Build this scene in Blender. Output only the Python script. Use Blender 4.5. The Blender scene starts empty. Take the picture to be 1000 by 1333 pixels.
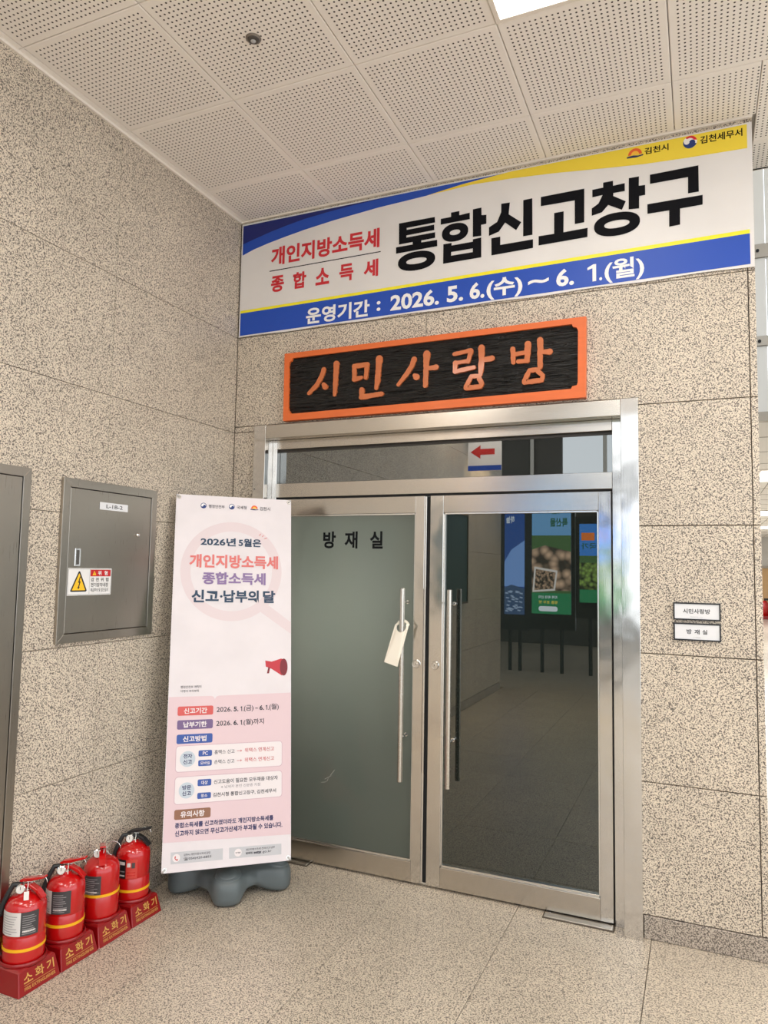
import bpy, bmesh, math, random
from mathutils import Matrix, Vector
from mathutils.geometry import tessellate_polygon
random.seed(7)
SC = bpy.context.scene
COL = SC.collection

# ------------------------------------------------------------------ camera
YAW, PIT, ROL, FPX = -.41343, .077906, .017741, 938.88
cy, sy, cp, sp = math.cos(YAW), math.sin(YAW), math.cos(PIT), math.sin(PIT)
fw = Vector((sy*cp, cy*cp, sp)); rt = Vector((cy, -sy, 0)); up = rt.cross(fw)
cr, sr = math.cos(ROL), math.sin(ROL)
r2 = cr*rt + sr*up; u2 = -sr*rt + cr*up
cam = bpy.data.cameras.new('camera'); cam.sensor_fit = 'HORIZONTAL'; cam.sensor_width = 36
cam.lens = 36*FPX/1000; cam.clip_start = .05; cam.clip_end = 200
co = bpy.data.objects.new('camera', cam); COL.objects.link(co)
M = Matrix((r2, u2, -fw)).transposed().to_4x4(); M.translation = (2.51846, -3.51481, 1.60717)
co.matrix_world = M; SC.camera = co

# ------------------------------------------------------------------ world, exposure, main lights
w = bpy.data.worlds.new('daylight'); SC.world = w; w.use_nodes = True
w.node_tree.nodes['Background'].inputs[0].default_value = (.88, .94, 1.0, 1)
w.node_tree.nodes['Background'].inputs[1].default_value = 2.4
SC.view_settings.view_transform = 'Standard'; SC.view_settings.look = 'None'
SC.view_settings.gamma = 1; SC.view_settings.use_curve_mapping = False
SC.view_settings.exposure = 0.03
PANEL_W = {(3, 1): 7., (3, 5): 30., (6, 2): 30., (6, 6): 30., (0, 5): 20., (8, 0): 34., (9, 4): 34.}      # watts of each recessed ceiling panel
FAR_W = 60.0
FILL_E = 115.0        # unseen globe light, added to make the frosted door leaf glow
def area(name, loc, sx, sy_, power, col=(1, .972, .925), rot=(0, 0, 0)):
    l = bpy.data.lights.new(name, 'AREA'); l.shape = 'RECTANGLE'; l.size = sx; l.size_y = sy_
    l.energy = power; l.color = col
    o = bpy.data.objects.new(name, l); COL.objects.link(o); o.location = loc; o.rotation_euler = rot
    return o

# ------------------------------------------------------------------ helpers
def srgb(*c):
    return tuple(((v/255)/12.92 if v/255 <= .04045 else ((v/255+.055)/1.055)**2.4) for v in c)
MATS = {}
def mat(name, col=(.5, .5, .5), rough=.5, metal=0., spec=.5, emit=None, es=0., bump=None, coat=0.):
    if name in MATS: return MATS[name]
    m = bpy.data.materials.new(name); m.use_nodes = True; nt = m.node_tree
    b = nt.nodes['Principled BSDF']
    b.inputs['Base Color'].default_value = (*col, 1); b.inputs['Roughness'].default_value = rough
    b.inputs['Metallic'].default_value = metal; b.inputs['Specular IOR Level'].default_value = spec
    b.inputs['Coat Weight'].default_value = coat; b.inputs['Coat Roughness'].default_value = .08
    if emit: b.inputs['Emission Color'].default_value = (*emit, 1); b.inputs['Emission Strength'].default_value = es
    if bump:      # (scale xyz, strength, distance)
        tc = nt.nodes.new('ShaderNodeTexCoord'); mp = nt.nodes.new('ShaderNodeMapping'); mp.inputs['Scale'].default_value = bump[0]
        no = nt.nodes.new('ShaderNodeTexNoise'); no.inputs['Scale'].default_value = 1; no.inputs['Detail'].default_value = 3
        bp = nt.nodes.new('ShaderNodeBump'); bp.inputs['Strength'].default_value = bump[1]; bp.inputs['Distance'].default_value = bump[2]
        nt.links.new(tc.outputs['Object'], mp.inputs['Vector']); nt.links.new(mp.outputs[0], no.inputs['Vector'])
        nt.links.new(no.outputs['Fac'], bp.inputs['Height']); nt.links.new(bp.outputs[0], b.inputs['Normal'])
        cr_ = nt.nodes.new('ShaderNodeMixRGB'); cr_.blend_type = 'MULTIPLY'; cr_.inputs[0].default_value = 1
        cr_.inputs[1].default_value = (*col, 1); rp = nt.nodes.new('ShaderNodeMapRange')
        rp.inputs['To Min'].default_value = .9; rp.inputs['To Max'].default_value = 1.1
        nt.links.new(no.outputs['Fac'], rp.inputs['Value']); nt.links.new(rp.outputs[0], cr_.inputs[2])
        nt.links.new(cr_.outputs[0], b.inputs['Base Color'])
    MATS[name] = m; return m

def granite(name, light, dark, rough, thr=.46, scale=105., bumpd=.0, spec=.5):
    m = bpy.data.materials.new(name); m.use_nodes = True; nt = m.node_tree; N = nt.nodes; L = nt.links
    b = N['Principled BSDF']; b.inputs['Roughness'].default_value = rough; b.inputs['Specular IOR Level'].default_value = spec
    tc = N.new('ShaderNodeTexCoord'); oi = N.new('ShaderNodeObjectInfo')
    mu = N.new('ShaderNodeMath'); mu.operation = 'MULTIPLY'; mu.inputs[1].default_value = 37.
    L.new(oi.outputs['Random'], mu.inputs[0])
    ad = N.new('ShaderNodeVectorMath'); ad.operation = 'ADD'
    mpr = N.new('ShaderNodeMapping'); mpr.inputs['Rotation'].default_value = (.61, .47, .83)    # tilt the noise lattice away from the slab planes
    L.new(tc.outputs['Object'], mpr.inputs['Vector']); L.new(mpr.outputs[0], ad.inputs[0]); L.new(mu.outputs[0], ad.inputs[1])
    def noise(s, det, rgh=.5):
        n = N.new('ShaderNodeTexNoise'); n.inputs['Scale'].default_value = s; n.inputs['Detail'].default_value = det
        n.inputs['Roughness'].default_value = rgh; L.new(ad.outputs[0], n.inputs['Vector']); return n
    n1 = noise(scale, 2.2, .6); n2 = noise(scale*2.3, 1.0); n3 = noise(3.2, 4)
    rp = N.new('ShaderNodeValToRGB'); e = rp.color_ramp.elements
    e[0].position = thr-.035; e[0].color = (*dark, 1); e[1].position = thr+.035; e[1].color = (*light, 1)
    L.new(n1.outputs['Fac'], rp.inputs[0])
    r2_ = N.new('ShaderNodeMapRange'); r2_.inputs['From Min'].default_value = .35; r2_.inputs['From Max'].default_value = .62
    r2_.inputs['To Min'].default_value = .78; r2_.inputs['To Max'].default_value = 1.06
    L.new(n2.outputs['Fac'], r2_.inputs['Value'])
    r3 = N.new('ShaderNodeMapRange'); r3.inputs['From Min'].default_value = .3; r3.inputs['From Max'].default_value = .7
    r3.inputs['To Min'].default_value = .93; r3.inputs['To Max'].default_value = 1.05
    L.new(n3.outputs['Fac'], r3.inputs['Value'])
    mm = N.new('ShaderNodeMath'); mm.operation = 'MULTIPLY'; L.new(r2_.outputs[0], mm.inputs[0]); L.new(r3.outputs[0], mm.inputs[1])
    mx = N.new('ShaderNodeMixRGB'); mx.blend_type = 'MULTIPLY'; mx.inputs[0].default_value = 1
    L.new(rp.outputs[0], mx.inputs[1]); L.new(mm.outputs[0], mx.inputs[2]); L.new(mx.outputs[0], b.inputs['Base Color'])
    if bumpd:
        bp = N.new('ShaderNodeBump'); bp.inputs['Distance'].default_value = bumpd; bp.inputs['Strength'].default_value = .6
        L.new(n1.outputs['Fac'], bp.inputs['Height']); L.new(bp.outputs[0], b.inputs['Normal'])
    return m

def steel(name, col, rough, grain, wave=0., aniso=0.):
    m = bpy.data.materials.new(name); m.use_nodes = True; nt = m.node_tree; N = nt.nodes; L = nt.links
    b = N['Principled BSDF']; b.inputs['Metallic'].default_value = 1; b.inputs['Roughness'].default_value = rough
    b.inputs['Base Color'].default_value = (*col, 1)
    tc = N.new('ShaderNodeTexCoord'); mp = N.new('ShaderNodeMapping'); mp.inputs['Scale'].default_value = grain
    no = N.new('ShaderNodeTexNoise'); no.inputs['Scale'].default_value = 1; no.inputs['Detail'].default_value = 3
    L.new(tc.outputs['Object'], mp.inputs['Vector']); L.new(mp.outputs[0], no.inputs['Vector'])
    bp = N.new('ShaderNodeBump'); bp.inputs['Distance'].default_value = .0003; bp.inputs['Strength'].default_value = .12
    L.new(no.outputs['Fac'], bp.inputs['Height']); last = bp
    mr = N.new('ShaderNodeMapRange'); mr.inputs['To Min'].default_value = rough*.75; mr.inputs['To Max'].default_value = rough*1.3
    L.new(no.outputs['Fac'], mr.inputs['Value']); L.new(mr.outputs[0], b.inputs['Roughness'])
    if wave:
        n2 = N.new('ShaderNodeTexNoise'); n2.inputs['Scale'].default_value = 7; n2.inputs['Detail'].default_value = 1
        L.new(tc.outputs['Object'], n2.inputs['Vector'])
        b2 = N.new('ShaderNodeBump'); b2.inputs['Distance'].default_value = wave; b2.inputs['Strength'].default_value = 1
        L.new(n2.outputs['Fac'], b2.inputs['Height']); L.new(bp.outputs[0], b2.inputs['Normal']); last = b2
    L.new(last.outputs[0], b.inputs['Normal'])
    return m

def FB(x, y, z):    # frame on the back wall: x right, y up, z out of the wall
    m = Matrix(((1, 0, 0, x), (0, 0, -1, y), (0, 1, 0, z), (0, 0, 0, 1))); return m
def FL(x, y, z):    # frame on the left wall
    return Matrix(((0, 0, 1, x), (1, 0, 0, y), (0, 1, 0, z), (0, 0, 0, 1)))
def FR(x, y, z):    # frame facing +y (things opposite the door)
    return Matrix(((-1, 0, 0, x), (0, 0, 1, y), (0, 1, 0, z), (0, 0, 0, 1)))

def obj(name, bm, m, parent=None, M=None, smooth=False, bevel=0., seg=2, label=None):
    if isinstance(bm, bpy.types.Mesh): me = bm
    else:
        me = bpy.data.meshes.new(name); bmesh.ops.recalc_face_normals(bm, faces=bm.faces)
        bm.to_mesh(me); bm.free()
    if smooth:
        for p in me.polygons: p.use_smooth = True
    if m is not None:
        me.materials.clear(); me.materials.append(m)
    o = bpy.data.objects.new(name, me); COL.objects.link(o)
    if parent: o.parent = parent
    if M is not None: o.matrix_local = M
    if bevel:
        md = o.modifiers.new('bevel', 'BEVEL'); md.width = bevel; md.segments = seg; md.limit_method = 'ANGLE'
        md.angle_limit = math.radians(40)
    if label: o['label'] = label
    return o
def empty(name, M, label=None, cat=None, group=None, kind=None):
    o = bpy.data.objects.new(name, None); o.empty_display_size = .05; COL.objects.link(o)
    o.matrix_world = M if isinstance(M, Matrix) else Matrix.Translation(M)
    tag(o, label, cat, group, kind); return o
def tag(o, label=None, cat=None, group=None, kind=None):
    if label: o['label'] = label
    if cat: o['category'] = cat
    if group: o['group'] = group
    if kind: o['kind'] = kind
    return o
def dup(root, M, label=None):
    c = root.copy(); COL.objects.link(c); c.matrix_world = M
    if label: c['label'] = label
    def rec(a, b):
        for ch in a.children:
            d = ch.copy(); COL.objects.link(d); d.parent = b; rec(ch, d)
    rec(root, c); return c

def box(bm, x0, x1, y0, y1, z0, z1):
    v = [bm.verts.new(p) for p in ((x0, y0, z0), (x1, y0, z0), (x1, y1, z0), (x0, y1, z0), (x0, y0, z1), (x1, y0, z1), (x1, y1, z1), (x0, y1, z1))]
    for f in ((0, 3, 2, 1), (4, 5, 6, 7), (0, 1, 5, 4), (1, 2, 6, 5), (2, 3, 7, 6), (3, 0, 4, 7)): bm.faces.new([v[i] for i in f])
    return v
def bx(*a):
    bm = bmesh.new(); box(bm, *a); return bm
def slab(x0, x1, y0, y1, z0, z1, ch=.0015):   # box with chamfered front (z1)
    bm = bmesh.new()
    a = [bm.verts.new(p) for p in ((x0, y0, z0), (x1, y0, z0), (x1, y1, z0), (x0, y1, z0))]
    b = [bm.verts.new(p) for p in ((x0, y0, z1-ch), (x1, y0, z1-ch), (x1, y1, z1-ch), (x0, y1, z1-ch))]
    c = [bm.verts.new(p) for p in ((x0+ch, y0+ch, z1), (x1-ch, y0+ch, z1), (x1-ch, y1-ch, z1), (x0+ch, y1-ch, z1))]
    bm.faces.new(a[::-1]); bm.faces.new(c)
    for i in range(4):
        j = (i+1) % 4
        bm.faces.new((a[i], a[j], b[j], b[i])); bm.faces.new((b[i], b[j], c[j], c[i]))
    return bm
def prism(bm, pts, z0, z1):
    n = len(pts); a = [bm.verts.new((x, y, z0)) for x, y in pts]; b = [bm.verts.new((x, y, z1)) for x, y in pts]
    tri = tessellate_polygon([[Vector((x, y, 0)) for x, y in pts]])
    for t in tri:
        try: bm.faces.new([b[i] for i in t]); bm.faces.new([a[i] for i in reversed(t)])
        except ValueError: pass
    for i in range(n):
        j = (i+1) % n; bm.faces.new((a[i], a[j], b[j], b[i]))
def poly(pts, z0=0, z1=.0006):
    bm = bmesh.new(); prism(bm, pts, z0, z1); return bm
def rrect(x0, x1, y0, y1, r, n=5):
    out = []
    for cx_, cy_, a0 in ((x1-r, y1-r, 0), (x0+r, y1-r, 90), (x0+r, y0+r, 180), (x1-r, y0+r, 270)):
        for k in range(n+1):
            a = math.radians(a0+90*k/n); out.append((cx_+r*math.cos(a), cy_+r*math.sin(a)))
    return out
def circ(x, y, r, n=28, a0=0, a1=360):
    return [(x+r*math.cos(math.radians(a0+(a1-a0)*k/n)), y+r*math.sin(math.radians(a0+(a1-a0)*k/n))) for k in range(n if a1-a0 == 360 else n+1)]
def ring(bm, x, y, ri, ro, z0, z1, n=40):
    vs = []
    for k in range(n):
        a = 2*math.pi*k/n; c, s = math.cos(a), math.sin(a)
        vs.append([bm.verts.new((x+r*c, y+r*s, z)) for r, z in ((ri, z0), (ro, z0), (ro, z1), (ri, z1))])
    for k in range(n):
        p, q = vs[k], vs[(k+1) % n]
        for i in range(4): bm.faces.new((p[i], q[i], q[(i+1) % 4], p[(i+1) % 4]))
def lathe(prof, n=32, M=None, bm=None, cap=True):
    bm = bm or bmesh.new(); rows = []
    for r, z in prof:
        if r < 1e-6: rows.append([bm.verts.new((0, 0, z))])
        else: rows.append([bm.verts.new((r*math.cos(2*math.pi*k/n), r*math.sin(2*math.pi*k/n), z)) for k in range(n)])
    for a, b in zip(rows, rows[1:]):
        for k in range(n):
            l = (k+1) % n
            if len(a) == 1 and len(b) == 1: continue
            if len(a) == 1: bm.faces.new((a[0], b[l], b[k]))
            elif len(b) == 1: bm.faces.new((a[k], a[l], b[0]))
            else: bm.faces.new((a[k], a[l], b[l], b[k]))
    if M is not None:
        vs = [v for r in rows for v in r]
        for v in vs: v.co = M @ v.co
    return bm
def tube(bm, pts, r, n=10, cap=True):
    pts = [Vector(p) for p in pts]; rs = r if isinstance(r, (list, tuple)) else [r]*len(pts)
    prev = None; rings = []
    for i, p in enumerate(pts):
        t = (pts[min(i+1, len(pts)-1)]-pts[max(i-1, 0)]).normalized()
        if prev is None:
            a = Vector((0, 0, 1)) if abs(t.z) < .9 else Vector((1, 0, 0)); u = t.cross(a).normalized()
        else: u = (prev - t*prev.dot(t)).normalized()
        prev = u; v = t.cross(u)
        rings.append([bm.verts.new(p+rs[i]*(u*math.cos(2*math.pi*k/n)+v*math.sin(2*math.pi*k/n))) for k in range(n)])
    for a, b in zip(rings, rings[1:]):
        for k in range(n): bm.faces.new((a[k], a[(k+1) % n], b[(k+1) % n], b[k]))
    if cap: bm.faces.new(rings[0][::-1]); bm.faces.new(rings[-1])
    return bm

_tc = {}
def glyphs(s, off=0.):
    key = (s, round(off, 3))
    if key in _tc: return _tc[key]
    cu = bpy.data.curves.new('t', 'FONT'); cu.body = s; cu.resolution_u = 3; cu.size = 1; cu.offset = key[1]
    o = bpy.data.objects.new('t', cu); COL.objects.link(o)
    dg = bpy.context.evaluated_depsgraph_get(); me = bpy.data.meshes.new_from_object(o.evaluated_get(dg))
    vs = [(v.co.x, v.co.y) for v in me.vertices]; fs = [tuple(p.vertices) for p in me.polygons]
    bpy.data.objects.remove(o); bpy.data.curves.remove(cu); bpy.data.meshes.remove(me)
    xs = [v[0] for v in vs]; ys = [v[1] for v in vs]; bb = (min(xs), max(xs), min(ys), max(ys))
    vs = [((x-bb[0])/(bb[1]-bb[0]), (y-bb[2])/(bb[3]-bb[2])) for x, y in vs]
    _tc[key] = (vs, fs); return _tc[key]
def text(s, x0, x1, y0, y1, m, parent, z=.001, bold=0., name='lettering', slope=0., bm=None):
    """flat print: string s stretched into the box x0..x1, y0..y1 of its parent's frame; bold 0..1"""
    vs, fs = glyphs(s, .034*bold); own = bm is None; bm = bm or bmesh.new()
    vv = [bm.verts.new((x0+(x1-x0)*x, y0+(y1-y0)*y+slope*x, z)) for x, y in vs]
    for f in fs:
        try: bm.faces.new([vv[i] for i in f])
        except ValueError: pass
    if own:
        me = bpy.data.meshes.new(name); bm.to_mesh(me); bm.free(); me.materials.append(m)
        o = bpy.data.objects.new(name, me); COL.objects.link(o); o.parent = parent; return o

# ------------------------------------------------------------------ materials
G_WALL = granite('granite_wall', srgb(224, 210, 190), srgb(104, 94, 87), .42, .468, 175)
G_BASE = granite('granite_base', srgb(196, 183, 168), srgb(98, 89, 83), .3, .49, 185)
G_FLOOR = granite('granite_floor', srgb(218, 204, 184), srgb(116, 106, 96), .34, .466, 175)
G_WHITE = granite('terrazzo_white', srgb(235, 228, 214), srgb(190, 182, 168), .22, .42, 100)
G_BLACK = granite('granite_black', srgb(50, 47, 45), srgb(20, 20, 20), .25, .5, 120)
M_JOINT = mat('joint_grout', srgb(140, 127, 111), .9)
M_CONC = mat('backing', srgb(120, 112, 100), .9)
S_FR = steel('brushed_steel_frame', (.58, .54, .485), .2, (6, 500, 500), .0)
S_JAMB = steel('polished_steel_jamb', (.68, .655, .62), .12, (400, 6, 400), .0022)
S_CAB = steel('brushed_steel_cabinet', (.41, .375, .325), .3, (500, 8, 500), .0)
S_HND = steel('steel_tube', (.6, .56, .5), .25, (300, 300, 300), 0)
S_CHR = mat('chrome', (.75, .74, .72), .12, 1)
M_BLK = mat('black_gap', (.008, .008, .008), .8)
M_WHITE = mat('white_print', srgb(238, 234, 232), .55)
M_CEILW = mat('ceiling_white', srgb(243, 238, 231), .7)
M_TRIM = mat('ceiling_trim', srgb(238, 230, 219), .5)

def perf():
    m = bpy.data.materials.new('perforated_tile'); m.use_nodes = True; nt = m.node_tree; N = nt.nodes; L = nt.links
    b = N['Principled BSDF']; b.inputs['Roughness'].default_value = .6
    tc = N.new('ShaderNodeTexCoord'); sx = N.new('ShaderNodeSeparateXYZ'); L.new(tc.outputs['Object'], sx.inputs[0])
    def ma(op, a, bb=None, c=None):
        n = N.new('ShaderNodeMath'); n.operation = op
        for i, v in enumerate((a, bb, c)):
            if v is None: continue
            if isinstance(v, (int, float)): n.inputs[i].default_value = v
            else: L.new(v, n.inputs[i])
        return n.outputs[0]
    P = .0212
    def cell(o):
        q = ma('DIVIDE', o, P); fr = ma('FRACT', ma('ADD', q, 100.0)); return ma('SUBTRACT', fr, .5)
    cx_, cy_ = cell(sx.outputs[0]), cell(sx.outputs[1])
    d = ma('SQRT', ma('ADD', ma('MULTIPLY', cx_, cx_), ma('MULTIPLY', cy_, cy_)))
    hole = ma('LESS_THAN', d, .19)
    inx = ma('LESS_THAN', ma('ABSOLUTE', sx.outputs[0]), P*13); iny = ma('LESS_THAN', ma('ABSOLUTE', sx.outputs[1]), P*13)
    h = ma('MULTIPLY', hole, ma('MULTIPLY', inx, iny))
    mx = N.new('ShaderNodeMixRGB'); L.new(h, mx.inputs[0]); mx.inputs[1].default_value = (*srgb(246, 240, 233), 1); mx.inputs[2].default_value = (*srgb(62, 52, 46), 1)
    L.new(mx.outputs[0], b.inputs['Base Color'])
    bp = N.new('ShaderNodeBump'); bp.invert = True; bp.inputs['Distance'].default_value = .002; L.new(h, bp.inputs['Height']); L.new(bp.outputs[0], b.inputs['Normal'])
    return m
M_PERF = perf()

def glass(name, body, gloss, tint=(1, 1, 1), see=0., rough=.0, fres=.25):
    m = bpy.data.materials.new(name); m.use_nodes = True; nt = m.node_tree; N = nt.nodes; L = nt.links
    N.remove(N['Principled BSDF']); out = N['Material Output']
    df = N.new('ShaderNodeBsdfDiffuse'); df.inputs[0].default_value = (*body, 1)
    tr = N.new('ShaderNodeBsdfTransparent'); tr.inputs[0].default_value = (.35, .42, .38, 1)
    mx = N.new('ShaderNodeMixShader'); mx.inputs[0].default_value = see; L.new(df.outputs[0], mx.inputs[1]); L.new(tr.outputs[0], mx.inputs[2])
    gl = N.new('ShaderNodeBsdfGlossy'); gl.inputs['Roughness'].default_value = rough; gl.inputs[0].default_value = (*tint, 1)
    lw = N.new('ShaderNodeLayerWeight'); lw.inputs[0].default_value = fres
    mr = N.new('ShaderNodeMapRange'); mr.inputs['To Min'].default_value = gloss; mr.inputs['To Max'].default_value = 1
    L.new(lw.outputs['Fresnel'], mr.inputs['Value'])
    m2 = N.new('ShaderNodeMixShader'); L.new(mr.outputs[0], m2.inputs[0]); L.new(mx.outputs[0], m2.inputs[1]); L.new(gl.outputs[0], m2.inputs[2])
    L.new(m2.outputs[0], out.inputs[0]); return m
def film():
    m = bpy.data.materials.new('frosted_film_glass'); m.use_nodes = True; nt = m.node_tree; N = nt.nodes; L = nt.links
    N.remove(N['Principled BSDF']); out = N['Material Output']
    df = N.new('ShaderNodeBsdfDiffuse'); df.inputs[0].default_value = (*srgb(84, 92, 84), 1)
    tl = N.new('ShaderNodeBsdfTranslucent'); tl.inputs[0].default_value = (.68, .70, .64, 1)
    mx = N.new('ShaderNodeMixShader'); mx.inputs[0].default_value = .5; L.new(df.outputs[0], mx.inputs[1]); L.new(tl.outputs[0], mx.inputs[2])
    gl = N.new('ShaderNodeBsdfGlossy'); gl.inputs['Roughness'].default_value = .02
    fr = N.new('ShaderNodeFresnel'); fr.inputs[0].default_value = 1.5
    m2 = N.new('ShaderNodeMixShader'); L.new(fr.outputs[0], m2.inputs[0]); L.new(mx.outputs[0], m2.inputs[1]); L.new(gl.outputs[0], m2.inputs[2])
    L.new(m2.outputs[0], out.inputs[0]); return m
GL_FROST = film()
GL_DARK = glass('tinted_glass', (.010, .014, .012), .12, (.92, .95, .9), see=.10, fres=.18)
GL_TOP = glass('transom_glass', (.018, .02, .018), .22, (.95, .97, .95), see=.35, fres=.18)

# ================================================================== SETTING
# ---- back wall
ZR = [.101, .6748, 1.2437, 1.8232, 2.391, 2.965, 3.69]
wb = empty('wall_back', FB(0, 0, 0), 'beige speckled granite wall around the steel double doors', kind='structure')
bm = bmesh.new()
box(bm, -.2, .17, 0, 3.9, -.25, -.028); box(bm, 2.255, 2.735, 0, 3.9, -.25, -.028); box(bm, .17, 2.255, 2.405, 3.9, -.25, -.028)
obj('backing', bm, M_JOINT, wb)
def slabm(x0, x1, y0, y1, g=.002, parent=wb, z0=-.0265, z1=0., name='granite_slab'):
    return obj(name, slab(x0+g, x1-g, y0+g, y1-g, z0, z1), G_WALL, parent)
for k in range(4):
    top = 2.391 if k == 3 else ZR[k+1]
    slabm(-.0, .166, ZR[k], top); slabm(2.26, 2.7335, ZR[k], top)
bm = bmesh.new()
slabm(0, 1.202, 2.425, 2.965)
obj('granite_slab', poly([(1.204, 2.427), (2.262, 2.427), (2.262, 2.393), (2.7315, 2.393), (2.7315, 2.963), (1.204, 2.963)], -.0265, 0), G_WALL, wb)
slabm(0, .166, 2.391, 2.425); slabm(.0, 1.202, 2.965, 3.69); slabm(1.202, 2.7335, 2.965, 3.69)
for k in range(6):
    bmc = slab(2.7355, 2.763, ZR[k]+.002, ZR[k+1]-.002, -.30, -.002)
    obj('corner_slab', bmc, G_WALL, wb)
bb = empty('baseboard_back', FB(0, 0, 0), 'darker polished granite skirting right of the doors', kind='structure')
obj('skirting_slab', slab(2.268, 2.765, 0.001, .099, -.04, .004, .002), G_BASE, bb)
obj('skirting_slab', slab(0, .158, 0.001, .099, -.026, .004, .002), G_BASE, bb)
obj('skirting_slab', slab(2.7355, 2.765, 0.001, .099, -.30, -.045, .002), G_BASE, bb)

# ---- left wall
wl = empty('wall_left', FL(0, 0, 0), 'beige speckled granite wall on the left', kind='structure')
obj('backing', bx(-6.1, .25, 0, 3.9, -.25, -.028), M_JOINT, wl)
YC = [0, -.985, -1.97, -2.955, -3.94, -4.925, -6.1]
for a, b in zip(YC, YC[1:]):
    for k in range(6): obj('granite_slab', slab(b+.0012, (a if a else 0)-.0012, ZR[k]+.0012, ZR[k+1]-.0012, -.0265, 0., .0008), G_WALL, wl)
obj('granite_slab', slab(-6.128, -6.104, .002, 3.69, -.25, 0.), G_WALL, wl)
bl = empty('baseboard_left', FL(0, 0, 0), 'darker polished granite skirting along the left wall', kind='structure')
for a, b in zip(YC, YC[1:]):
    obj('skirting_slab', slab(b+.001, (a if a else -.005)-.001, 0.001, .099, -.026, .004, .002), G_BASE, bl)

# ---- floor
fl = empty('floor', (0, 0, 0), 'speckled granite tile floor', kind='structure')
bm = bmesh.new(); box(bm, -9, 9, -14, .13, -.10, -.022); box(bm, -9, 9, .13, 30, -.10, -.022)
obj('grout_bed', bm, M_JOINT, fl)
T = .6031; tile_me = {}
def ftile(x0, x1, y0, y1, m=G_FLOOR, name='floor_tile'):
    w_, h_ = round(x1-x0, 4), round(y1-y0, 4); key = (w_, h_, m.name)
    if key not in tile_me:
        b_ = slab(-w_/2+.0013, w_/2-.0013, -h_/2+.0013, h_/2-.0013, -.02, 0, .0012); me = bpy.data.meshes.new('floor_tile'); b_.to_mesh(me); b_.free(); me.materials.append(m); tile_me[key] = me
    o = bpy.data.objects.new(name, tile_me[key]); COL.objects.link(o); o.parent = fl; o.location = ((x0+x1)/2, (y0+y1)/2, 0)
xs = [0, .4884]+[.4884+T*k for k in range(1, 8)]
ys = [.13, -.2618]+[-.2618-T*k for k in range(1, 11)]
for x0, x1 in zip(xs, xs[1:]):
    for y1, y0 in zip(ys, ys[1:]): ftile(x0, x1, y0, y1)
bm = bmesh.new(); box(bm, -9, 0, -14, -6.2928, -.02, 0); box(bm, xs[-1], 9, -14, .13, -.02, 0); box(bm, 0, xs[-1], -14, ys[-1], -.02, 0)
obj('far_paving', bm, G_FLOOR, fl)
obj('border_stripe', slab(2.77, 9, .135, .272, -.02, 0), G_BLACK, fl, label='black granite border stripe')
obj('threshold', bx(.1, 2.77, .13, .6, -.02, 0), G_FLOOR, fl)
wy = [.275+.9*k for k in range(30)]
for k in range(29):
    for x0 in (2.77, 3.67, 4.57): ftile(x0, x0+.9, wy[k], wy[k+1], G_WHITE, 'corridor_tile')
obj('far_paving', bx(5.47, 9, .275, 30, -.02, 0), G_WHITE, fl)

# ---- ceiling
ce = empty('ceiling', (0, 0, 0), 'perforated off-white metal tile ceiling', kind='structure')
bm = bmesh.new(); box(bm, -.2, 9, -6.6, .0, 3.715, 3.85); box(bm, 2.6, 9, 0, .5, 3.715, 3.85); box(bm, -9, -.2, -6.6, -6.1, 3.715, 3.85)
obj('ceiling_slab', bm, M_CEILW, ce)
ctile = {}
def ceil_tile(x0, x1, y0, y1, ox=None, oy=None):
    """tile pan chamfered downwards; the mesh origin is the middle of the full tile so that the holes line up"""
    ox = (x0+x1)/2 if ox is None else ox; oy = (y0+y1)/2 if oy is None else oy
    key = tuple(round(v, 4) for v in (x0-ox, x1-ox, y0-oy, y1-oy))
    if key not in ctile:
        b_ = bmesh.new(); g = .0016; c = .003
        X0, X1, Y0, Y1 = key[0]+g, key[1]-g, key[2]+g, key[3]-g
        A = [b_.verts.new(p) for p in ((X0, Y0, .02), (X1, Y0, .02), (X1, Y1, .02), (X0, Y1, .02))]
        B = [b_.verts.new(p) for p in ((X0, Y0, c), (X1, Y0, c), (X1, Y1, c), (X0, Y1, c))]
        C_ = [b_.verts.new(p) for p in ((X0+c, Y0+c, 0), (X1-c, Y0+c, 0), (X1-c, Y1-c, 0), (X0+c, Y1-c, 0))]
        b_.faces.new(A); b_.faces.new(C_[::-1])
        for i in range(4):
            j = (i+1) % 4; b_.faces.new((A[j], A[i], B[i], B[j])); b_.faces.new((B[j], B[i], C_[i], C_[j]))
        me = bpy.data.meshes.new('ceiling_tile'); b_.to_mesh(me); b_.free(); me.materials.append(M_PERF); ctile[key] = me
    o = bpy.data.objects.new('ceiling_tile', ctile[key]); COL.objects.link(o); o.parent = ce; o.location = (ox, oy, 3.68)
CX = [.0385+.6*i for i in range(0, 14)]; CYs = [-.382-.6*j for j in range(0, 11)]
PANELS = [(3, 1), (3, 5), (6, 2), (6, 6), (0, 5), (8, 0), (9, 4)]
for i in range(13):
    for j in range(10):
        if (i, j) in PANELS: continue
        ceil_tile(CX[i], CX[i+1], CYs[j+1], CYs[j])
    cxm = CX[i]+.3
    if i < 4: ceil_tile(CX[i], CX[i+1], CYs[0], -.012, cxm, -.082)
    elif i == 4: ceil_tile(CX[i], 2.78, CYs[0], -.012, cxm, -.082); ceil_tile(2.78, CX[i+1], CYs[0], .218, cxm, -.082); ceil_tile(2.78, CX[i+1], .218, .498, cxm, .518)
    else: ceil_tile(CX[i], CX[i+1], CYs[0], .218); ceil_tile(CX[i], CX[i+1], .218, .498, cxm, .518)
ceil_tile(.002, CX[0], CYs[0], -.012, CX[0]-.3, -.082)
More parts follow.
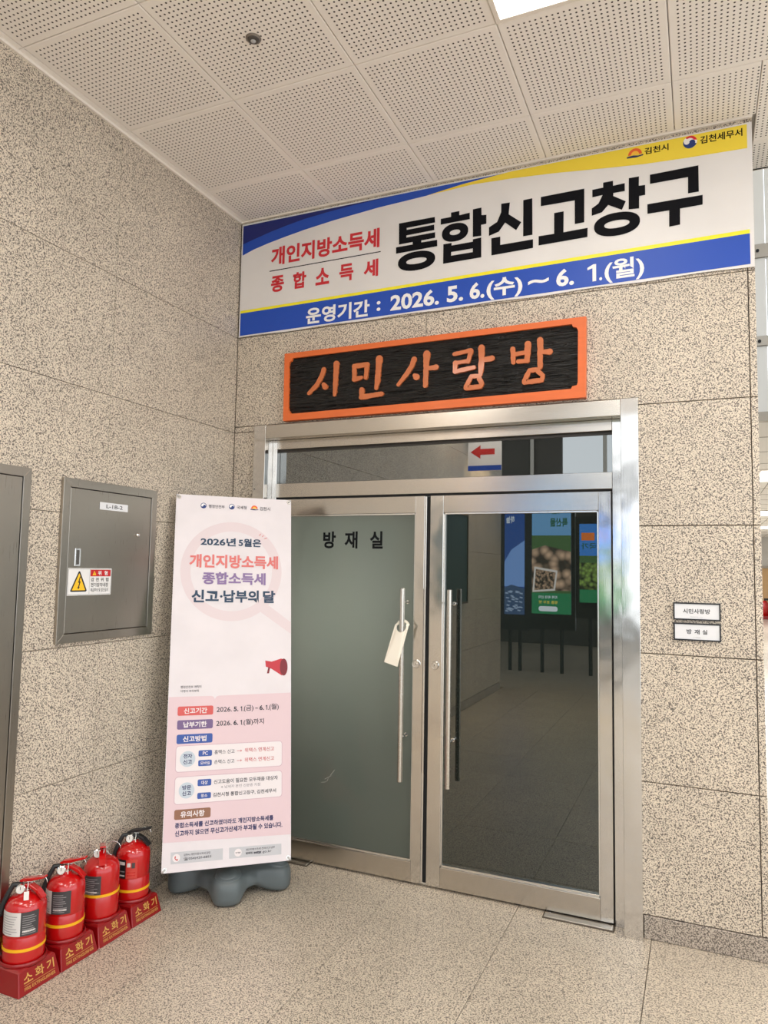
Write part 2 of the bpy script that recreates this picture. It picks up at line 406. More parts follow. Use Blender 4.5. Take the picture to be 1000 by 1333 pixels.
for j in range(10): ceil_tile(.002, CX[0], CYs[j+1], CYs[j], CX[0]-.3)
tr = empty('trim_2', (0, 0, 3.66), 'thin off-white angle trim where ceiling meets the walls', kind='structure')
obj('angle_strip', bx(0, 2.765, -.014, 0, .012, .03), M_TRIM, tr); obj('angle_strip', bx(0, .012, -6.1, -.014, .008, .03), M_TRIM, tr)

# lamps: recessed LED panels; those out of view are added to light the lobby
M_LED = mat('led_panel', (1, 1, 1), .5, emit=(1, .975, .93), es=5.0)
first = None
labs = {(3, 1): 'square recessed LED panel glowing white at the top edge above the banner'}
for (i, j) in PANELS:
    x, y = CX[i]+.3, CYs[j]-.3
    t = empty('ceiling_light', (x, y, 3.68), labs.get((i, j)) or ('unseen square LED panel %s, added to light the lobby' % {(3,5):'behind the viewer', (6,2):'right of the doors', (6,6):'far behind on the right', (0,5):'close to the left wall', (8,0):'by the corridor', (9,4):'farthest right'}[(i, j)]), 'ceiling light', 'recessed LED panels')
    bmf = bmesh.new()
    for a in ((-.298, .298, -.298, -.28), (-.298, .298, .28, .298), (-.298, -.28, -.28, .28), (.28, .298, -.28, .28)): box(bmf, *a, -.004, .02)
    obj('frame', bmf, M_TRIM, t); obj('diffuser', bx(-.28, .28, -.28, .28, .004, .012), M_LED, t)
    a = area('lamp_light', (0, 0, -.006), .56, .56, PANEL_W[(i, j)]); a.parent = t; a.location = (0, 0, -.006)

dn = empty('downlight', (.55, -5.0, 3.68), 'warm round downlight close to the left wall behind the viewer', 'ceiling light')
obj('rim', lathe([(.055, .0), (.055, -.006), (.075, -.004), (.076, 0)], 28), M_TRIM, dn, smooth=True); obj('diffuser', lathe([(0, -.002), (.054, -.002), (.054, .004), (0, .004)], 24), mat('warm_bulb', (1, 1, 1), emit=(1, .8, .5), es=6.), dn)
sl = bpy.data.lights.new('downlight_beam', 'SPOT'); sl.energy = 260; sl.color = (1, .78, .5); sl.spot_size = 1.5; sl.spot_blend = .8; sl.shadow_soft_size = .05
so = bpy.data.objects.new('downlight_beam', sl); COL.objects.link(so); so.parent = dn; so.location = (0, 0, -.03); so.rotation_euler = (0, .25, 0)
# sensor
s_ = empty('ceiling_sensor', (.936, -1.272, 3.68), 'small dark round detector on a perforated ceiling tile', 'detector')
obj('housing', lathe([(0, -.012), (.014, -.012), (.020, -.010), (.024, -.006), (.024, 0)], 24), mat('dark_grey_plastic', srgb(70, 64, 60), .4), s_, smooth=True)
obj('lens', lathe([(0, -.018), (.008, -.016), (.011, -.012)], 16), mat('lens', (.4, .4, .4), .1), s_, smooth=True)
obj('collar', lathe([(.022, -.007), (.030, -.003), (.031, 0)], 24), mat('grey_collar', srgb(120, 110, 100), .5), s_, smooth=True)

# ---- room behind the doors
wr = empty('wall_room', (1, 1, 0), 'dark room behind the glass doors', kind='structure')
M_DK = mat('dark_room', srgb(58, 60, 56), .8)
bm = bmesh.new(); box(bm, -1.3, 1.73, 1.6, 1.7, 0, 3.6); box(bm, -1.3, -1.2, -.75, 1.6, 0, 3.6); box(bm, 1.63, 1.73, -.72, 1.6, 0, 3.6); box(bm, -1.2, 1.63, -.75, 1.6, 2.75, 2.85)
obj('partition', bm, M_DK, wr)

rl = empty('fill_globe', (.66, .72, 0), 'unseen globe light added to brighten the frosted left door leaf', 'lamp')  # invented fill light for the soft gradient through the frosted film
obj('stand', tube(bmesh.new(), [(0, 0, .0), (0, 0, 1.)], .015, 12), M_BLK, rl); obj('foot', lathe([(0, 0), (.14, 0), (.14, .02), (.02, .03), (0, .03)], 28), M_BLK, rl)
obj('globe', lathe([(0, 1.24)]+[(.11*math.sin(math.pi*k/12), 1.35-.11*math.cos(math.pi*k/12)) for k in range(1, 12)]+[(0, 1.46)], 24), mat('fill_globe_glow', (.9, .9, .85), .5, emit=(1, 1, .96), es=FILL_E), rl, smooth=True)

# ---- door casing
t1 = empty('trim_1', FB(0, 0, 0), 'polished stainless steel casing around the double doors', kind='structure')
def sb(name, a, m, p, bev=.0012, **k): return obj(name, bx(*a), m, p, bevel=bev, seg=1, **k)
sb('casing_jamb', (.16, .238, 0, 2.418, -.26, .034), S_JAMB, t1); sb('casing_jamb', (2.188, 2.266, 0, 2.418, -.26, .034), S_JAMB, t1)
sb('casing_header', (.2385, 2.1875, 2.340, 2.416, -.26, .033), S_FR, t1)
sb('frame_jamb', (.2385, .268, 0, 2.339, -.20, -.048), S_JAMB, t1); sb('frame_jamb', (2.141, 2.1875, 0, 2.339, -.20, -.048), S_JAMB, t1)
sb('frame_header', (.2685, 2.1405, 2.286, 2.339, -.20, -.046), S_FR, t1)
sb('transom_rail', (.2685, 2.1405, 2.005, 2.085, -.20, -.046), S_FR, t1)
sb('glazing_bead', (.2685, 2.1405, 2.272, 2.2855, -.13, -.078), mat('dark_bead', (.05, .045, .04), .4), t1)
sb('screw', (.171, .177, 2.046, 2.052, .034, .0345), M_BLK, t1, 0)
w1 = empty('window_1', FB(.27, .085, 2.085), 'dark transom glass above the double doors', kind='structure')
obj('glass_pane', bx(0, 1.87, .001, .2, -.006, 0), GL_TOP, w1)

# ---- door leaves
def leaf(x0, wd, hand, kind_glass, name, label):
    d = empty(name, FB(x0, .048, .013), label, kind='structure')
    H = 1.98; rs = .058
    tL = rs if hand == 'L' else .072; tR = .052 if hand == 'L' else rs
    sb('stile', (0, tL, 0, H, -.042, 0), S_JAMB, d); sb('stile', (wd-tR, wd, 0, H, -.042, 0), S_JAMB, d)
    sb('top_rail', (tL+.0005, wd-tR-.0005, H-.09, H, -.042, -.0005), S_FR, d); sb('bottom_rail', (tL+.0005, wd-tR-.0005, 0, .098, -.042, -.0005), S_FR, d)
    gx0, gx1, gy0, gy1 = tL, wd-tR, .098, H-.09
    bmb = bmesh.new()
    for a in ((gx0, gx1, gy0, gy0+.011), (gx0, gx1, gy1-.009, gy1), (gx0, gx0+.008, gy0, gy1), (gx1-.008, gx1, gy0, gy1)): box(bmb, *a, -.03, -.009)
    obj('glazing_bead', bmb, mat('bead_steel', (.8, .78, .74), .25, 1), d, bevel=.001, seg=1)
    p = obj('glass_pane', bx(gx0+.004, gx1-.004, gy0+.004, gy1-.004, -.030, -.022), kind_glass, d)
    hx = (1.094-x0) if hand == 'L' else (1.352-x0)
    z = .058; hb = bmesh.new(); y0, y1 = .507, 1.492
    tube(hb, [(hx, y0, z), (hx, y0+.002, z), (hx, y1-.002, z), (hx, y1, z)], [.0115, .0135, .0135, .0115], 18)
    h = obj('pull_handle', hb, S_HND, d, smooth=False)
    for yy in (.73, 1.418):
        mb = tube(bmesh.new(), [(hx, yy, -.022), (hx, yy, z-.01)], .006, 12); obj('standoff', mb, S_CHR, h, smooth=True)
        nb = tube(bmesh.new(), [(hx, yy, -.0215), (hx, yy, -.017)], .010, 14); obj('washer', nb, S_CHR, h, smooth=False)
    lx = wd-.035 if hand == 'L' else .036
    lk = obj('lock_cylinder', lathe([(.0, .010), (.008, .010), (.0085, .0075), (.0145, .0075), (.0165, .012), (.0195, .012), (.022, .007), (.023, 0)], 28), S_CHR, d, M=Matrix.Translation((lx, 1.1, 0)), smooth=False)
    obj('keyhole', bx(-.0015, .0015, -.004, .004, .0102, .0106), M_BLK, lk)
    return d
dl = leaf(.272, .918, 'L', GL_FROST, 'door_1', 'left steel-framed glass door leaf with greenish frosted film and black Korean lettering')
dr = leaf(1.222, .912, 'R', GL_DARK, 'door_2', 'right steel-framed glass door leaf with dark reflective pane')
M_BLKP = mat('black_lettering', (.008, .008, .01), .7, spec=.15)
for s, a, b in (('방', .575, .655), ('재', .71, .79), ('실', .865, .942)):
    text(s, a-.272, b-.272, 1.70, 1.795, M_BLKP, dl, -.0212, .9)
sb('meeting_strip', (.9185, .9285, .002, 1.978, -.040, -.003), mat('bead_steel'), dl)
sb('gap_gasket', (.9295, .9495, .004, 1.975, -.042, -.018), M_BLK, dl, 0)
sb('gap_gasket', (.9135, .918, 0, 1.975, -.042, -.012), M_BLK, dr, 0)
bmg = bx(.27, 2.139, 1.994, 2.0045, -.10, -.056); obj('top_gasket', bmg, M_BLK, t1)  # black strip filling the gap above the door leaves
# scuffs on the left pane
M_SCR = mat('scratch', srgb(190, 190, 180), .5)
bms = bmesh.new()
for (x, y, l, a) in ((.62, .44, .05, .5), (.655, .465, .04, .9), (.60, .42, .03, .2), (.635, .43, .02, 1.2)):
    tube(bms, [(x-.272, y, -.0213), (x-.272+l*math.cos(a), y+l*math.sin(a), -.0213)], .0012, 4)
obj('scratch', bms, M_SCR, dl)

# ================================================================== THINGS ON THE BACK WALL
# ---- vinyl banner
C_NAVY = mat('banner_navy', srgb(14, 30, 110), .45); C_BLUE = mat('banner_blue', srgb(24, 74, 178), .45); C_YEL = mat('banner_yellow', srgb(240, 212, 60), .45)
C_YEL2 = mat('banner_stripe_yellow', srgb(244, 232, 40), .45); C_RED = mat('banner_red', srgb(205, 40, 50), .45); C_BLK = mat('banner_black', srgb(12, 12, 17), .75, spec=.15)
C_BNW = mat('banner_white', srgb(226, 222, 219), .5, bump=((3, 3, 3), .3, .01))
bn = empty('wall_banner', FB(.012, -.006, 2.975), 'long white blue and yellow vinyl banner hung above the doors', 'banner')
BX, BZ = .012, 2.975
def P(*pts): return [(x-BX, z-BZ) for x, z in pts]
bm = bmesh.new(); nx = 40
cols = []
for i in range(nx+1):
    x = 2.750*i/nx; zb = -.010+.014*i/nx + .003*math.sin(i*.9); zt = .688-.012*i/nx
    cols.append([bm.verts.new((x, zb, 0)), bm.verts.new((x, zt, 0)), bm.verts.new((x, zt, .003)), bm.verts.new((x, zb, .003))])
for a, b in zip(cols, cols[1:]):
    for k in range(4): bm.faces.new((a[k], b[k], b[(k+1) % 4], a[(k+1) % 4]))
bm.faces.new(cols[0]); bm.faces.new(cols[-1][::-1])
obj('banner_cloth', bm, C_BNW, bn)
z1 = .0032
def pr(name, pts, m, parent=bn, z=z1, th=.0004): return obj(name, poly(pts, z, z+th), m, parent)
pr('royal_swoosh', P((.020, 3.470), (.10, 3.495), (.197, 3.516), (.32, 3.537), (.446, 3.556), (.638, 3.578), (.913, 3.600), (1.20, 3.612), (1.40, 3.632), (1.66, 3.648), (1.2, 3.651), (.02, 3.652)), C_BLUE)
pr('navy_swoosh', P((.020, 3.539), (.12, 3.563), (.22, 3.585), (.33, 3.604), (.444, 3.621), (.60, 3.634), (.761, 3.643), (1.059, 3.651), (.02, 3.653)), C_NAVY, z=z1+.0005)
pr('yellow_swoosh', P((1.20, 3.612), (1.455, 3.622), (1.66, 3.612), (1.873, 3.595), (2.132, 3.567), (2.30, 3.550), (2.493, 3.539), (2.742, 3.530), (2.742, 3.643), (1.66, 3.650), (1.40, 3.635)), C_YEL, z=z1+.0005)
pr('blue_band', P((.020, 2.975), (2.745, 2.990), (2.745, 3.131), (.020, 3.112)), C_BLUE)
pr('yellow_line', P((.018, 3.112), (2.745, 3.131), (2.745, 3.150), (.018, 3.128)), C_YEL2)
def bt(s, a, b, c, d, m, bold=0., slope=0.): return text(s, a-BX, b-BX, c-BZ, d-BZ, m, bn, z1+.0012, bold, slope=slope)
bt('개인지방소득세', .224, .925, 3.372, 3.483, C_RED, 1.)
pr('divider_line', P((.215, 3.340), (.933, 3.343), (.933, 3.348), (.215, 3.345)), C_BLK)
for s, a in zip('종합소득세', (.229, .378, .528, .680, .832)): bt(s, a, a+.088, 3.210, 3.308, C_RED, 1.)
GL = [
 ([[(1.04, 3.485), (1.247, 3.484), (1.249, 3.453), (1.086, 3.452), (1.086, 3.441), (1.244, 3.442), (1.245, 3.412), (1.085, 3.41), (1.085, 3.398), (1.25, 3.399), (1.25, 3.368), (1.172, 3.367), (1.172, 3.356), (1.262, 3.355), (1.263, 3.32), (1.026, 3.317), (1.025, 3.353), (1.122, 3.353), (1.122, 3.367), (1.042, 3.366)]], [(1.145, 3.2585, .107, .0525, .0585, .0165)], None),
 ([[(1.281, 3.467), (1.338, 3.467), (1.338, 3.491), (1.384, 3.491), (1.384, 3.468), (1.441, 3.471), (1.442, 3.436), (1.281, 3.435)], [(1.458, 3.486), (1.504, 3.487), (1.505, 3.446), (1.531, 3.443), (1.531, 3.395), (1.503, 3.394), (1.504, 3.335), (1.459, 3.337)]], [(1.361, 3.379, .0725, .0495, .029, .014)],
  ([(1.297, 3.324), (1.343, 3.324), (1.343, 3.31), (1.459, 3.311), (1.459, 3.324), (1.504, 3.326), (1.505, 3.22), (1.297, 3.218)], [(1.341, 3.275), (1.459, 3.275), (1.459, 3.255), (1.341, 3.255)])),
 ([[(1.609, 3.487), (1.654, 3.485), (1.648, 3.424), (1.713, 3.37), (1.687, 3.333), (1.63, 3.383), (1.597, 3.341), (1.545, 3.327), (1.545, 3.373), (1.588, 3.394), (1.609, 3.443)], [(1.723, 3.484), (1.769, 3.485), (1.77, 3.294), (1.723, 3.294)], [(1.558, 3.312), (1.605, 3.313), (1.605, 3.269), (1.773, 3.27), (1.773, 3.225), (1.559, 3.221)]], [], None),
 ([[(1.812, 3.483), (2.025, 3.484), (2.024, 3.313), (1.979, 3.312), (1.979, 3.433), (1.812, 3.435)], [(1.878, 3.387), (1.925, 3.387), (1.924, 3.28), (2.04, 3.282), (2.039, 3.236), (1.801, 3.233), (1.801, 3.281), (1.878, 3.28)]], [], None),
 ([[(2.063, 3.47), (2.114, 3.471), (2.114, 3.496), (2.16, 3.496), (2.16, 3.471), (2.214, 3.473), (2.214, 3.434), (2.161, 3.434), (2.161, 3.419), (2.218, 3.382), (2.2, 3.343), (2.137, 3.379), (2.108, 3.348), (2.06, 3.339), (2.06, 3.376), (2.092, 3.395), (2.111, 3.434), (2.063, 3.432)], [(2.233, 3.494), (2.279, 3.493), (2.278, 3.447), (2.306, 3.445), (2.306, 3.396), (2.279, 3.396), (2.278, 3.335), (2.231, 3.339)]], [(2.176, 3.2765, .106, .0575, .058, .019)], None),
 ([[(2.328, 3.491), (2.539, 3.492), (2.539, 3.366), (2.493, 3.366), (2.494, 3.445), (2.328, 3.446)], [(2.315, 3.348), (2.555, 3.347), (2.554, 3.301), (2.458, 3.3), (2.457, 3.223), (2.41, 3.221), (2.411, 3.3), (2.315, 3.301)]], [], None)]
def frame_poly(bm, outer, inner, z0, z1_):
    loops = [[Vector((x, y, 0)) for x, y in outer], [Vector((x, y, 0)) for x, y in inner]]
    tri = tessellate_polygon(loops); pts = outer+inner
    A = [bm.verts.new((x, y, z0)) for x, y in pts]; B = [bm.verts.new((x, y, z1_)) for x, y in pts]
    for t in tri:
        bm.faces.new([B[i] for i in t]); bm.faces.new([A[i] for i in reversed(t)])
    for off, n in ((0, len(outer)), (len(outer), len(inner))):
        for i in range(n):
            j = (i+1) % n; bm.faces.new((A[off+i], A[off+j], B[off+j], B[off+i]))
def one(x0, x1, y0, y1, m, parent, z):
    w_ = (x1-x0); return obj('lettering', poly([(x1-w_*.42, y0), (x1, y0), (x1, y1), (x1-w_*.34, y1), (x0, y1-(y1-y0)*.16), (x0, y1-(y1-y0)*.30), (x1-w_*.42, y1-(y1-y0)*.22)], z, z+.0003), m, parent)
def ell(x, y, a, b, n=40): return [(x+a*math.copysign(abs(math.cos(t))**.9, math.cos(t)), y+b*math.copysign(abs(math.sin(t))**.9, math.sin(t))) for t in [2*math.pi*(k+.5)/n for k in range(n)]]
for polys, rings_, holed in GL:
    bm = bmesh.new(); za, zb_ = z1+.0012, z1+.0016
    for p in polys: prism(bm, P(*p), za, zb_)
    for (x, y, a, b, c, d) in rings_: frame_poly(bm, P(*ell(x, y, a, b)), P(*ell(x, y, c, d)), za, zb_)
    if holed: frame_poly(bm, P(*holed[0]), P(*holed[1]), za, zb_)
    obj('lettering', bm, C_BLK, bn)
C_W = mat('banner_lettering_white', srgb(240, 238, 236), .45)
for s, a, b, c, d, bo in (('운영기간', .472, .872, 2.988, 3.084, .9), (':', .915, .938, 3.010, 3.066, .95), ('2026.', .997, 1.276, 3.000, 3.088, .95), ('5.', 1.320, 1.409, 3.003, 3.090, .95), ('6.', 1.444, 1.523, 3.003, 3.091, .95),
                         ('(수)', 1.534, 1.720, 2.986, 3.096, .95), ('~', 1.748, 1.852, 3.036, 3.062, 1.), ('6.', 1.888, 1.974, 3.006, 3.094, .95), ('１', 2.038, 2.079, 3.009, 3.094, .95), ('.', 2.093, 2.107, 3.009, 3.025, .95), ('(월)', 2.118, 2.298, 2.990, 3.104, .7)):
    if s == '１': one(a-BX, b-BX, c-BZ, d-BZ, C_W, bn, z1+.0012)
    else: bt(s, a, b, c, d, C_W, bo)
bt('김천시', 2.305, 2.412, 3.595, 3.628, C_BLK, .7); bt('김천세무서', 2.548, 2.724, 3.592, 3.629, C_BLK, .7)
M_OR = mat('emblem_orange', srgb(232, 96, 40), .5); M_EMB = mat('emblem_blue', srgb(20, 52, 120), .5); M_EMR = mat('emblem_red', srgb(215, 40, 50), .5)
def sunrise(x, y, w_, parent, z):
    obj('sunrise_emblem', poly(circ(x, y, w_*.42, 20, 0, 180), z, z+.0003), M_OR, parent)
    obj('sunrise_emblem', poly(circ(x, y, w_*.24, 16, 0, 180), z+.0004, z+.0006), mat('emblem_gold', srgb(250, 190, 60), .5), parent)
    q = [(x-w_*.5, y-w_*.06), (x-w_*.1, y-w_*.03), (x+w_*.2, y-w_*.09), (x+w_*.5, y-w_*.06), (x+w_*.5, y-w_*.14), (x+w_*.1, y-w_*.2), (x-w_*.5, y-w_*.16)]
    obj('sunrise_emblem', poly(q, z, z+.0003), mat('emblem_navy', srgb(30, 40, 90), .5), parent)
def taeguk(x, y, r, parent, z, mono=False):
    obj('swirl_emblem', poly(circ(x, y, r, 30), z, z+.0003), M_WHITE, parent)
    if mono: bmq = bmesh.new(); ring(bmq, x, y, r*.8, r, z+.0004, z+.0007, 24); obj('swirl_emblem', bmq, M_EMB, parent)
    lo = circ(x, y, r, 16, 160, 340)+circ(x+r*.3, y-r*.12, r*.45, 10, -25, 155)[::1]+circ(x-r*.45, y+r*.1, r*.42, 10, -20, -160)
    obj('swirl_emblem', poly(lo, z+.0004, z+.0007), M_EMB, parent)
    if not mono:
        upr = circ(x, y, r, 14, 10, 130)+circ(x-r*.05, y+r*.05, r*.62, 10, 125, 20)
        obj('swirl_emblem', poly(upr, z+.0004, z+.0007), M_EMR, parent)
sunrise(2.262-BX, 3.605-BZ, .075, bn, z1+.0012); taeguk(2.505-BX, 3.612-BZ, .030, bn, z1+.0012)

# ---- carved wooden sign
M_WOOD = mat('orange_wood', srgb(222, 106, 46), .45, bump=((4, 60, 60), .5, .002), coat=.3)
M_WLET = mat('carved_letter_wood', srgb(196, 108, 60), .45, bump=((4, 60, 60), .5, .002), coat=.2)
M_WBLK = mat('carved_black', srgb(18, 17, 16), .34, bump=((9, 130, 30), 1.0, .02))
sg = empty('wooden_sign', FB(.357, -.003, 2.432), 'carved wooden name board with orange frame and letters on rough black ground', 'sign')
W_, H_ = 1.678, .394
bm = bmesh.new()
# rough black carved ground: displaced grid
nx, ny = 150, 44; gx0, gx1, gy0, gy1 = .024, W_-.024, .03, H_-.024
random.seed(3)
rows_ = []
ph = [random.uniform(0, 6) for _ in range(ny+1)]
hg = [[0]*(nx+1) for _ in range(ny+1)]
for j in range(ny+1):
    h_ = random.uniform(-1, 1)
    for i in range(nx+1):
        if random.random() < .08: h_ = random.uniform(-1, 1)
        hg[j][i] = .0038*h_+.0008*math.sin(i*.4+ph[j])
V = [[bm.verts.new((gx0+(gx1-gx0)*i/nx, gy0+(gy1-gy0)*j/ny, .024+hg[j][i])) for i in range(nx+1)] for j in range(ny+1)]
for j in range(ny):
    for i in range(nx): bm.faces.new((V[j][i], V[j][i+1], V[j+1][i+1], V[j+1][i]))
obj('carved_ground', bm, M_WBLK, sg, smooth=False)
obj('board', bx(.004, W_-.004, .004, H_-.004, 0, .018), M_WBLK, sg)
def tilt(pts): return pts
fo = [(0, 0), (W_-.004, .004), (W_, H_+.004), (-.002, H_-.004)]
inn = [(.033, .060), (.043, .054), (.046, .040), (.066, .038), (W_-.072, .050), (W_-.066, .062), (W_-.044, .066), (W_-.040, .082), (W_-.038, H_-.062), (W_-.044, H_-.046), (W_-.062, H_-.040), (W_-.068, H_-.026), (.052, H_-.034), (.046, H_-.050), (.034, H_-.054), (.028, H_-.068)]
bm = bmesh.new(); frame_poly(bm, fo, inn, 0, .038); obj('frame', bm, M_WOOD, sg)
STR = {
'시': [[(0.61, 2.708, 0.014), (0.595, 2.667, 0.014), (0.568, 2.624, 0.014), (0.518, 2.58, 0.011)], [(0.611, 2.623, 0.012), (0.622, 2.608, 0.017)], [(0.688, 2.732, 0.018), (0.686, 2.681, 0.015), (0.684, 2.62, 0.014), (0.681, 2.558, 0.01)]],
'민': [[(0.799, 2.704, 0.013), (0.801, 2.632, 0.013)], [(0.799, 2.707, 0.014), (0.88, 2.71, 0.012)], [(0.877, 2.708, 0.013), (0.87, 2.636, 0.011)], [(0.801, 2.634, 0.014), (0.846, 2.64, 0.01)], [(0.948, 2.734, 0.02), (0.943, 2.679, 0.015), (0.941, 2.619, 0.016), (0.933, 2.573, 0.01)], [(0.847, 2.572, 0.015), (0.849, 2.531, 0.013)], [(0.845, 2.531, 0.014), (0.966, 2.54, 0.013)]],
'사': [[(1.151, 2.711, 0.015), (1.14, 2.68, 0.013), (1.112, 2.64, 0.013), (1.062, 2.582, 0.01)], [(1.154, 2.624, 0.011), (1.165, 2.614, 0.018)], [(1.221, 2.733, 0.019), (1.218, 2.656, 0.014), (1.215, 2.564, 0.013)], [(1.225, 2.653, 0.01), (1.274, 2.656, 0.015)]],
'랑': [[(1.372, 2.715, 0.01), (1.462, 2.726, 0.011)], [(1.462, 2.724, 0.012), (1.447, 2.668, 0.011)], [(1.447, 2.671, 0.01), (1.375, 2.667, 0.01)], [(1.38, 2.669, 0.012), (1.378, 2.622, 0.012)], [(1.378, 2.622, 0.012), (1.479, 2.634, 0.011)], [(1.517, 2.733, 0.017), (1.518, 2.676, 0.015), (1.515, 2.626, 0.014), (1.512, 2.594, 0.011)], [(1.522, 2.67, 0.012), (1.572, 2.673, 0.015)], [(1.437, 2.536, 0.012), (1.465, 2.589, 0.012), (1.5, 2.588, 0.012), (1.521, 2.547, 0.012), (1.514, 2.533, 0.012), (1.437, 2.531, 0.012)]],
'방': [[(1.678, 2.709, 0.013), (1.682, 2.641, 0.012)], [(1.754, 2.725, 0.017), (1.751, 2.641, 0.013)], [(1.685, 2.681, 0.011), (1.747, 2.684, 0.01)], [(1.706, 2.642, 0.011), (1.751, 2.641, 0.011)], [(1.814, 2.739, 0.016), (1.815, 2.708, 0.015), (1.814, 2.604, 0.012)], [(1.822, 2.678, 0.01), (1.861, 2.676, 0.016)], [(1.736, 2.539, 0.012), (1.761, 2.592, 0.012), (1.795, 2.593, 0.012), (1.827, 2.561, 0.011), (1.822, 2.538, 0.012), (1.737, 2.534, 0.012)]]}
random.seed(11)
def connected(sts):
    sts = [list(st) for st in sts]; groups = [[st] for st in sts]
    def near(g, h):
        for s1 in g:
            for s2 in h:
                for p in dense(s1):
                    for q in dense(s2):
                        if math.hypot(p[0]-q[0], p[1]-q[1]) < (p[2]+q[2])*.9: return True
        return False
    done = False
    while not done:
        done = True
        for i in range(len(groups)):
            for j in range(i+1, len(groups)):
                if near(groups[i], groups[j]): groups[i] += groups.pop(j); done = False; break
            if not done: break
    return groups
def dense(st):
    q = []
    for a, b in zip(st, st[1:]):
        n = max(2, int(math.hypot(b[0]-a[0], b[1]-a[1])/.012))
        for k in range(n): q.append(tuple(a[i]+(b[i]-a[i])*k/n for i in range(3)))
    q.append(st[-1]); return q
for ch, sts_all in STR.items():
    for sts in connected(sts_all):
        bm = bmesh.new(); zt = .0345
        for st in sts:      # wobbling brush edge and round ends
            q = dense(st); L_, R_ = [], []
            for k, (x, y, r) in enumerate(q):
                x2, y2, _ = q[min(k+1, len(q)-1)]; x1, y1, _ = q[max(k-1, 0)]
                dx, dy = x2-x1, y2-y1; l = math.hypot(dx, dy) or 1; nx_, ny_ = -dy/l, dx/l
                L_.append((x+nx_*r*random.uniform(.88, 1.1), y+ny_*r*random.uniform(.88, 1.1))); R_.append((x-nx_*r*random.uniform(.88, 1.1), y-ny_*r*random.uniform(.88, 1.1)))
            pts = L_+R_[::-1]
            prism(bm, [(x-.357, y-2.432) for x, y in pts], .016, zt); zt += .0004
            for (x, y, r) in (q[0], q[-1]):
                prism(bm, [(a-.357, b-2.432) for a, b in circ(x, y, r*.97, 12)], .016, zt); zt += .0003
        obj('carved_stroke', bm, M_WLET, sg)

# ---- two room plates
M_PLW = mat('plate_white', srgb(226, 226, 228), .35); M_PLB = mat('plate_black', (.015, .015, .017), .35)
def plate(z0, label, words, braille):
    p = empty('room_plate', FB(2.405, 0, z0), label, 'sign')
    bmf = bmesh.new(); frame_poly(bmf, [(0, 0), (.193, 0), (.193, .077), (0, .077)], [(.006, .006), (.187, .006), (.187, .071), (.006, .071)], 0, .012); obj('frame', bmf, M_PLB, p)
    obj('face', bx(.005, .188, .005, .072, .001, .009), M_PLW, p)
    for s, a, b in words: text(s, a, b, .029, .050, M_PLB, p, .0095, .6)
    bmd = bmesh.new(); a, b = braille
    k = a
    while k < b:
        for yy in (.0125, .0155):
            if random.random() < .7: prism(bmd, circ(k, yy, .0009, 6), .009, .0098)
        k += .0028
    obj('braille_dots', bmd, mat('braille_grey', srgb(170, 170, 172), .4), p)
plate(1.402, 'upper of two small white wall plates with black rims, reading five Korean syllables', [('시민사랑방', .040, .151)], (.070, .122))
plate(1.312, 'lower of two small white wall plates with black rims, reading three spaced syllables', [('방', .054, .075), ('재', .086, .107), ('실', .118, .138)], (.082, .112))

# ---- floor hinge plates
def hplate(x0, x1, y0, y1, rz, label):
    p = empty('hinge_plate', Matrix.Translation(((x0+x1)/2, (y0+y1)/2, 0)) @ Matrix.Rotation(rz, 4, 'Z'), label, 'floor plate')
    w_, h_ = (x1-x0)/2, (y1-y0)/2
    obj('cover', bx(-w_, w_, -h_, h_, 0, .008), steel('hinge_cover_steel', (.5, .47, .42), .35, (10, 300, 300)), p, bevel=.002, seg=1)
    bmr = bmesh.new(); frame_poly(bmr, [(-w_-.006, -h_-.006), (w_+.006, -h_-.006), (w_+.006, h_+.006), (-w_-.006, h_+.006)], [(-w_-.001, -h_-.001), (w_+.001, -h_-.001), (w_+.001, h_+.001), (-w_-.001, h_+.001)], 0, .003); obj('rim', bmr, mat('rim_dark', srgb(90, 80, 68), .6), p)
    obj('screw', lathe([(.0, .0095), (.005, .009), (.0055, .008)], 10), S_CHR, p, M=Matrix.Translation((-w_+.02, 0, 0)))
hplate(1.825, 2.135, -.004, .09, 0, 'steel floor closer cover under the right door leaf by the jamb')
hplate(.29, .55, .012, .09, 0, 'steel floor closer cover under the left door leaf behind the printed stand')

# ---- paper tag on the left handle
tg = empty('door_hanger_tag', FB(1.094, -.012, 1.305), 'blank cream card tag hooked over the left door pull', 'tag')
th = math.radians(-15)
pts_o = [(-.031, -.185), (.047, -.185)]
def rot(p, c=(0, 0)): 
    x, y = p; return (x*math.cos(th)-y*math.sin(th), x*math.sin(th)+y*math.cos(th))
out_ = [(-.039, -.20), (.039, -.20), (.039, 0)]+circ(0, 0, .039, 16, 0, 180)[1:-1]+[(-.039, 0)]
inn_ = circ(0, .0, .026, 20)
bm = bmesh.new(); o2 = [rot(p) for p in out_]; i2 = [rot(p) for p in inn_]
frame_poly(bm, o2, i2, -.0005, .0005)
for v in bm.verts: v.co.z += .001 + (-.018 if v.co.y > .012 else .016*min(1, max(0, (.012-v.co.y)/.04)))
obj('card', bm, mat('cream_card', srgb(246, 238, 222), .7), tg)

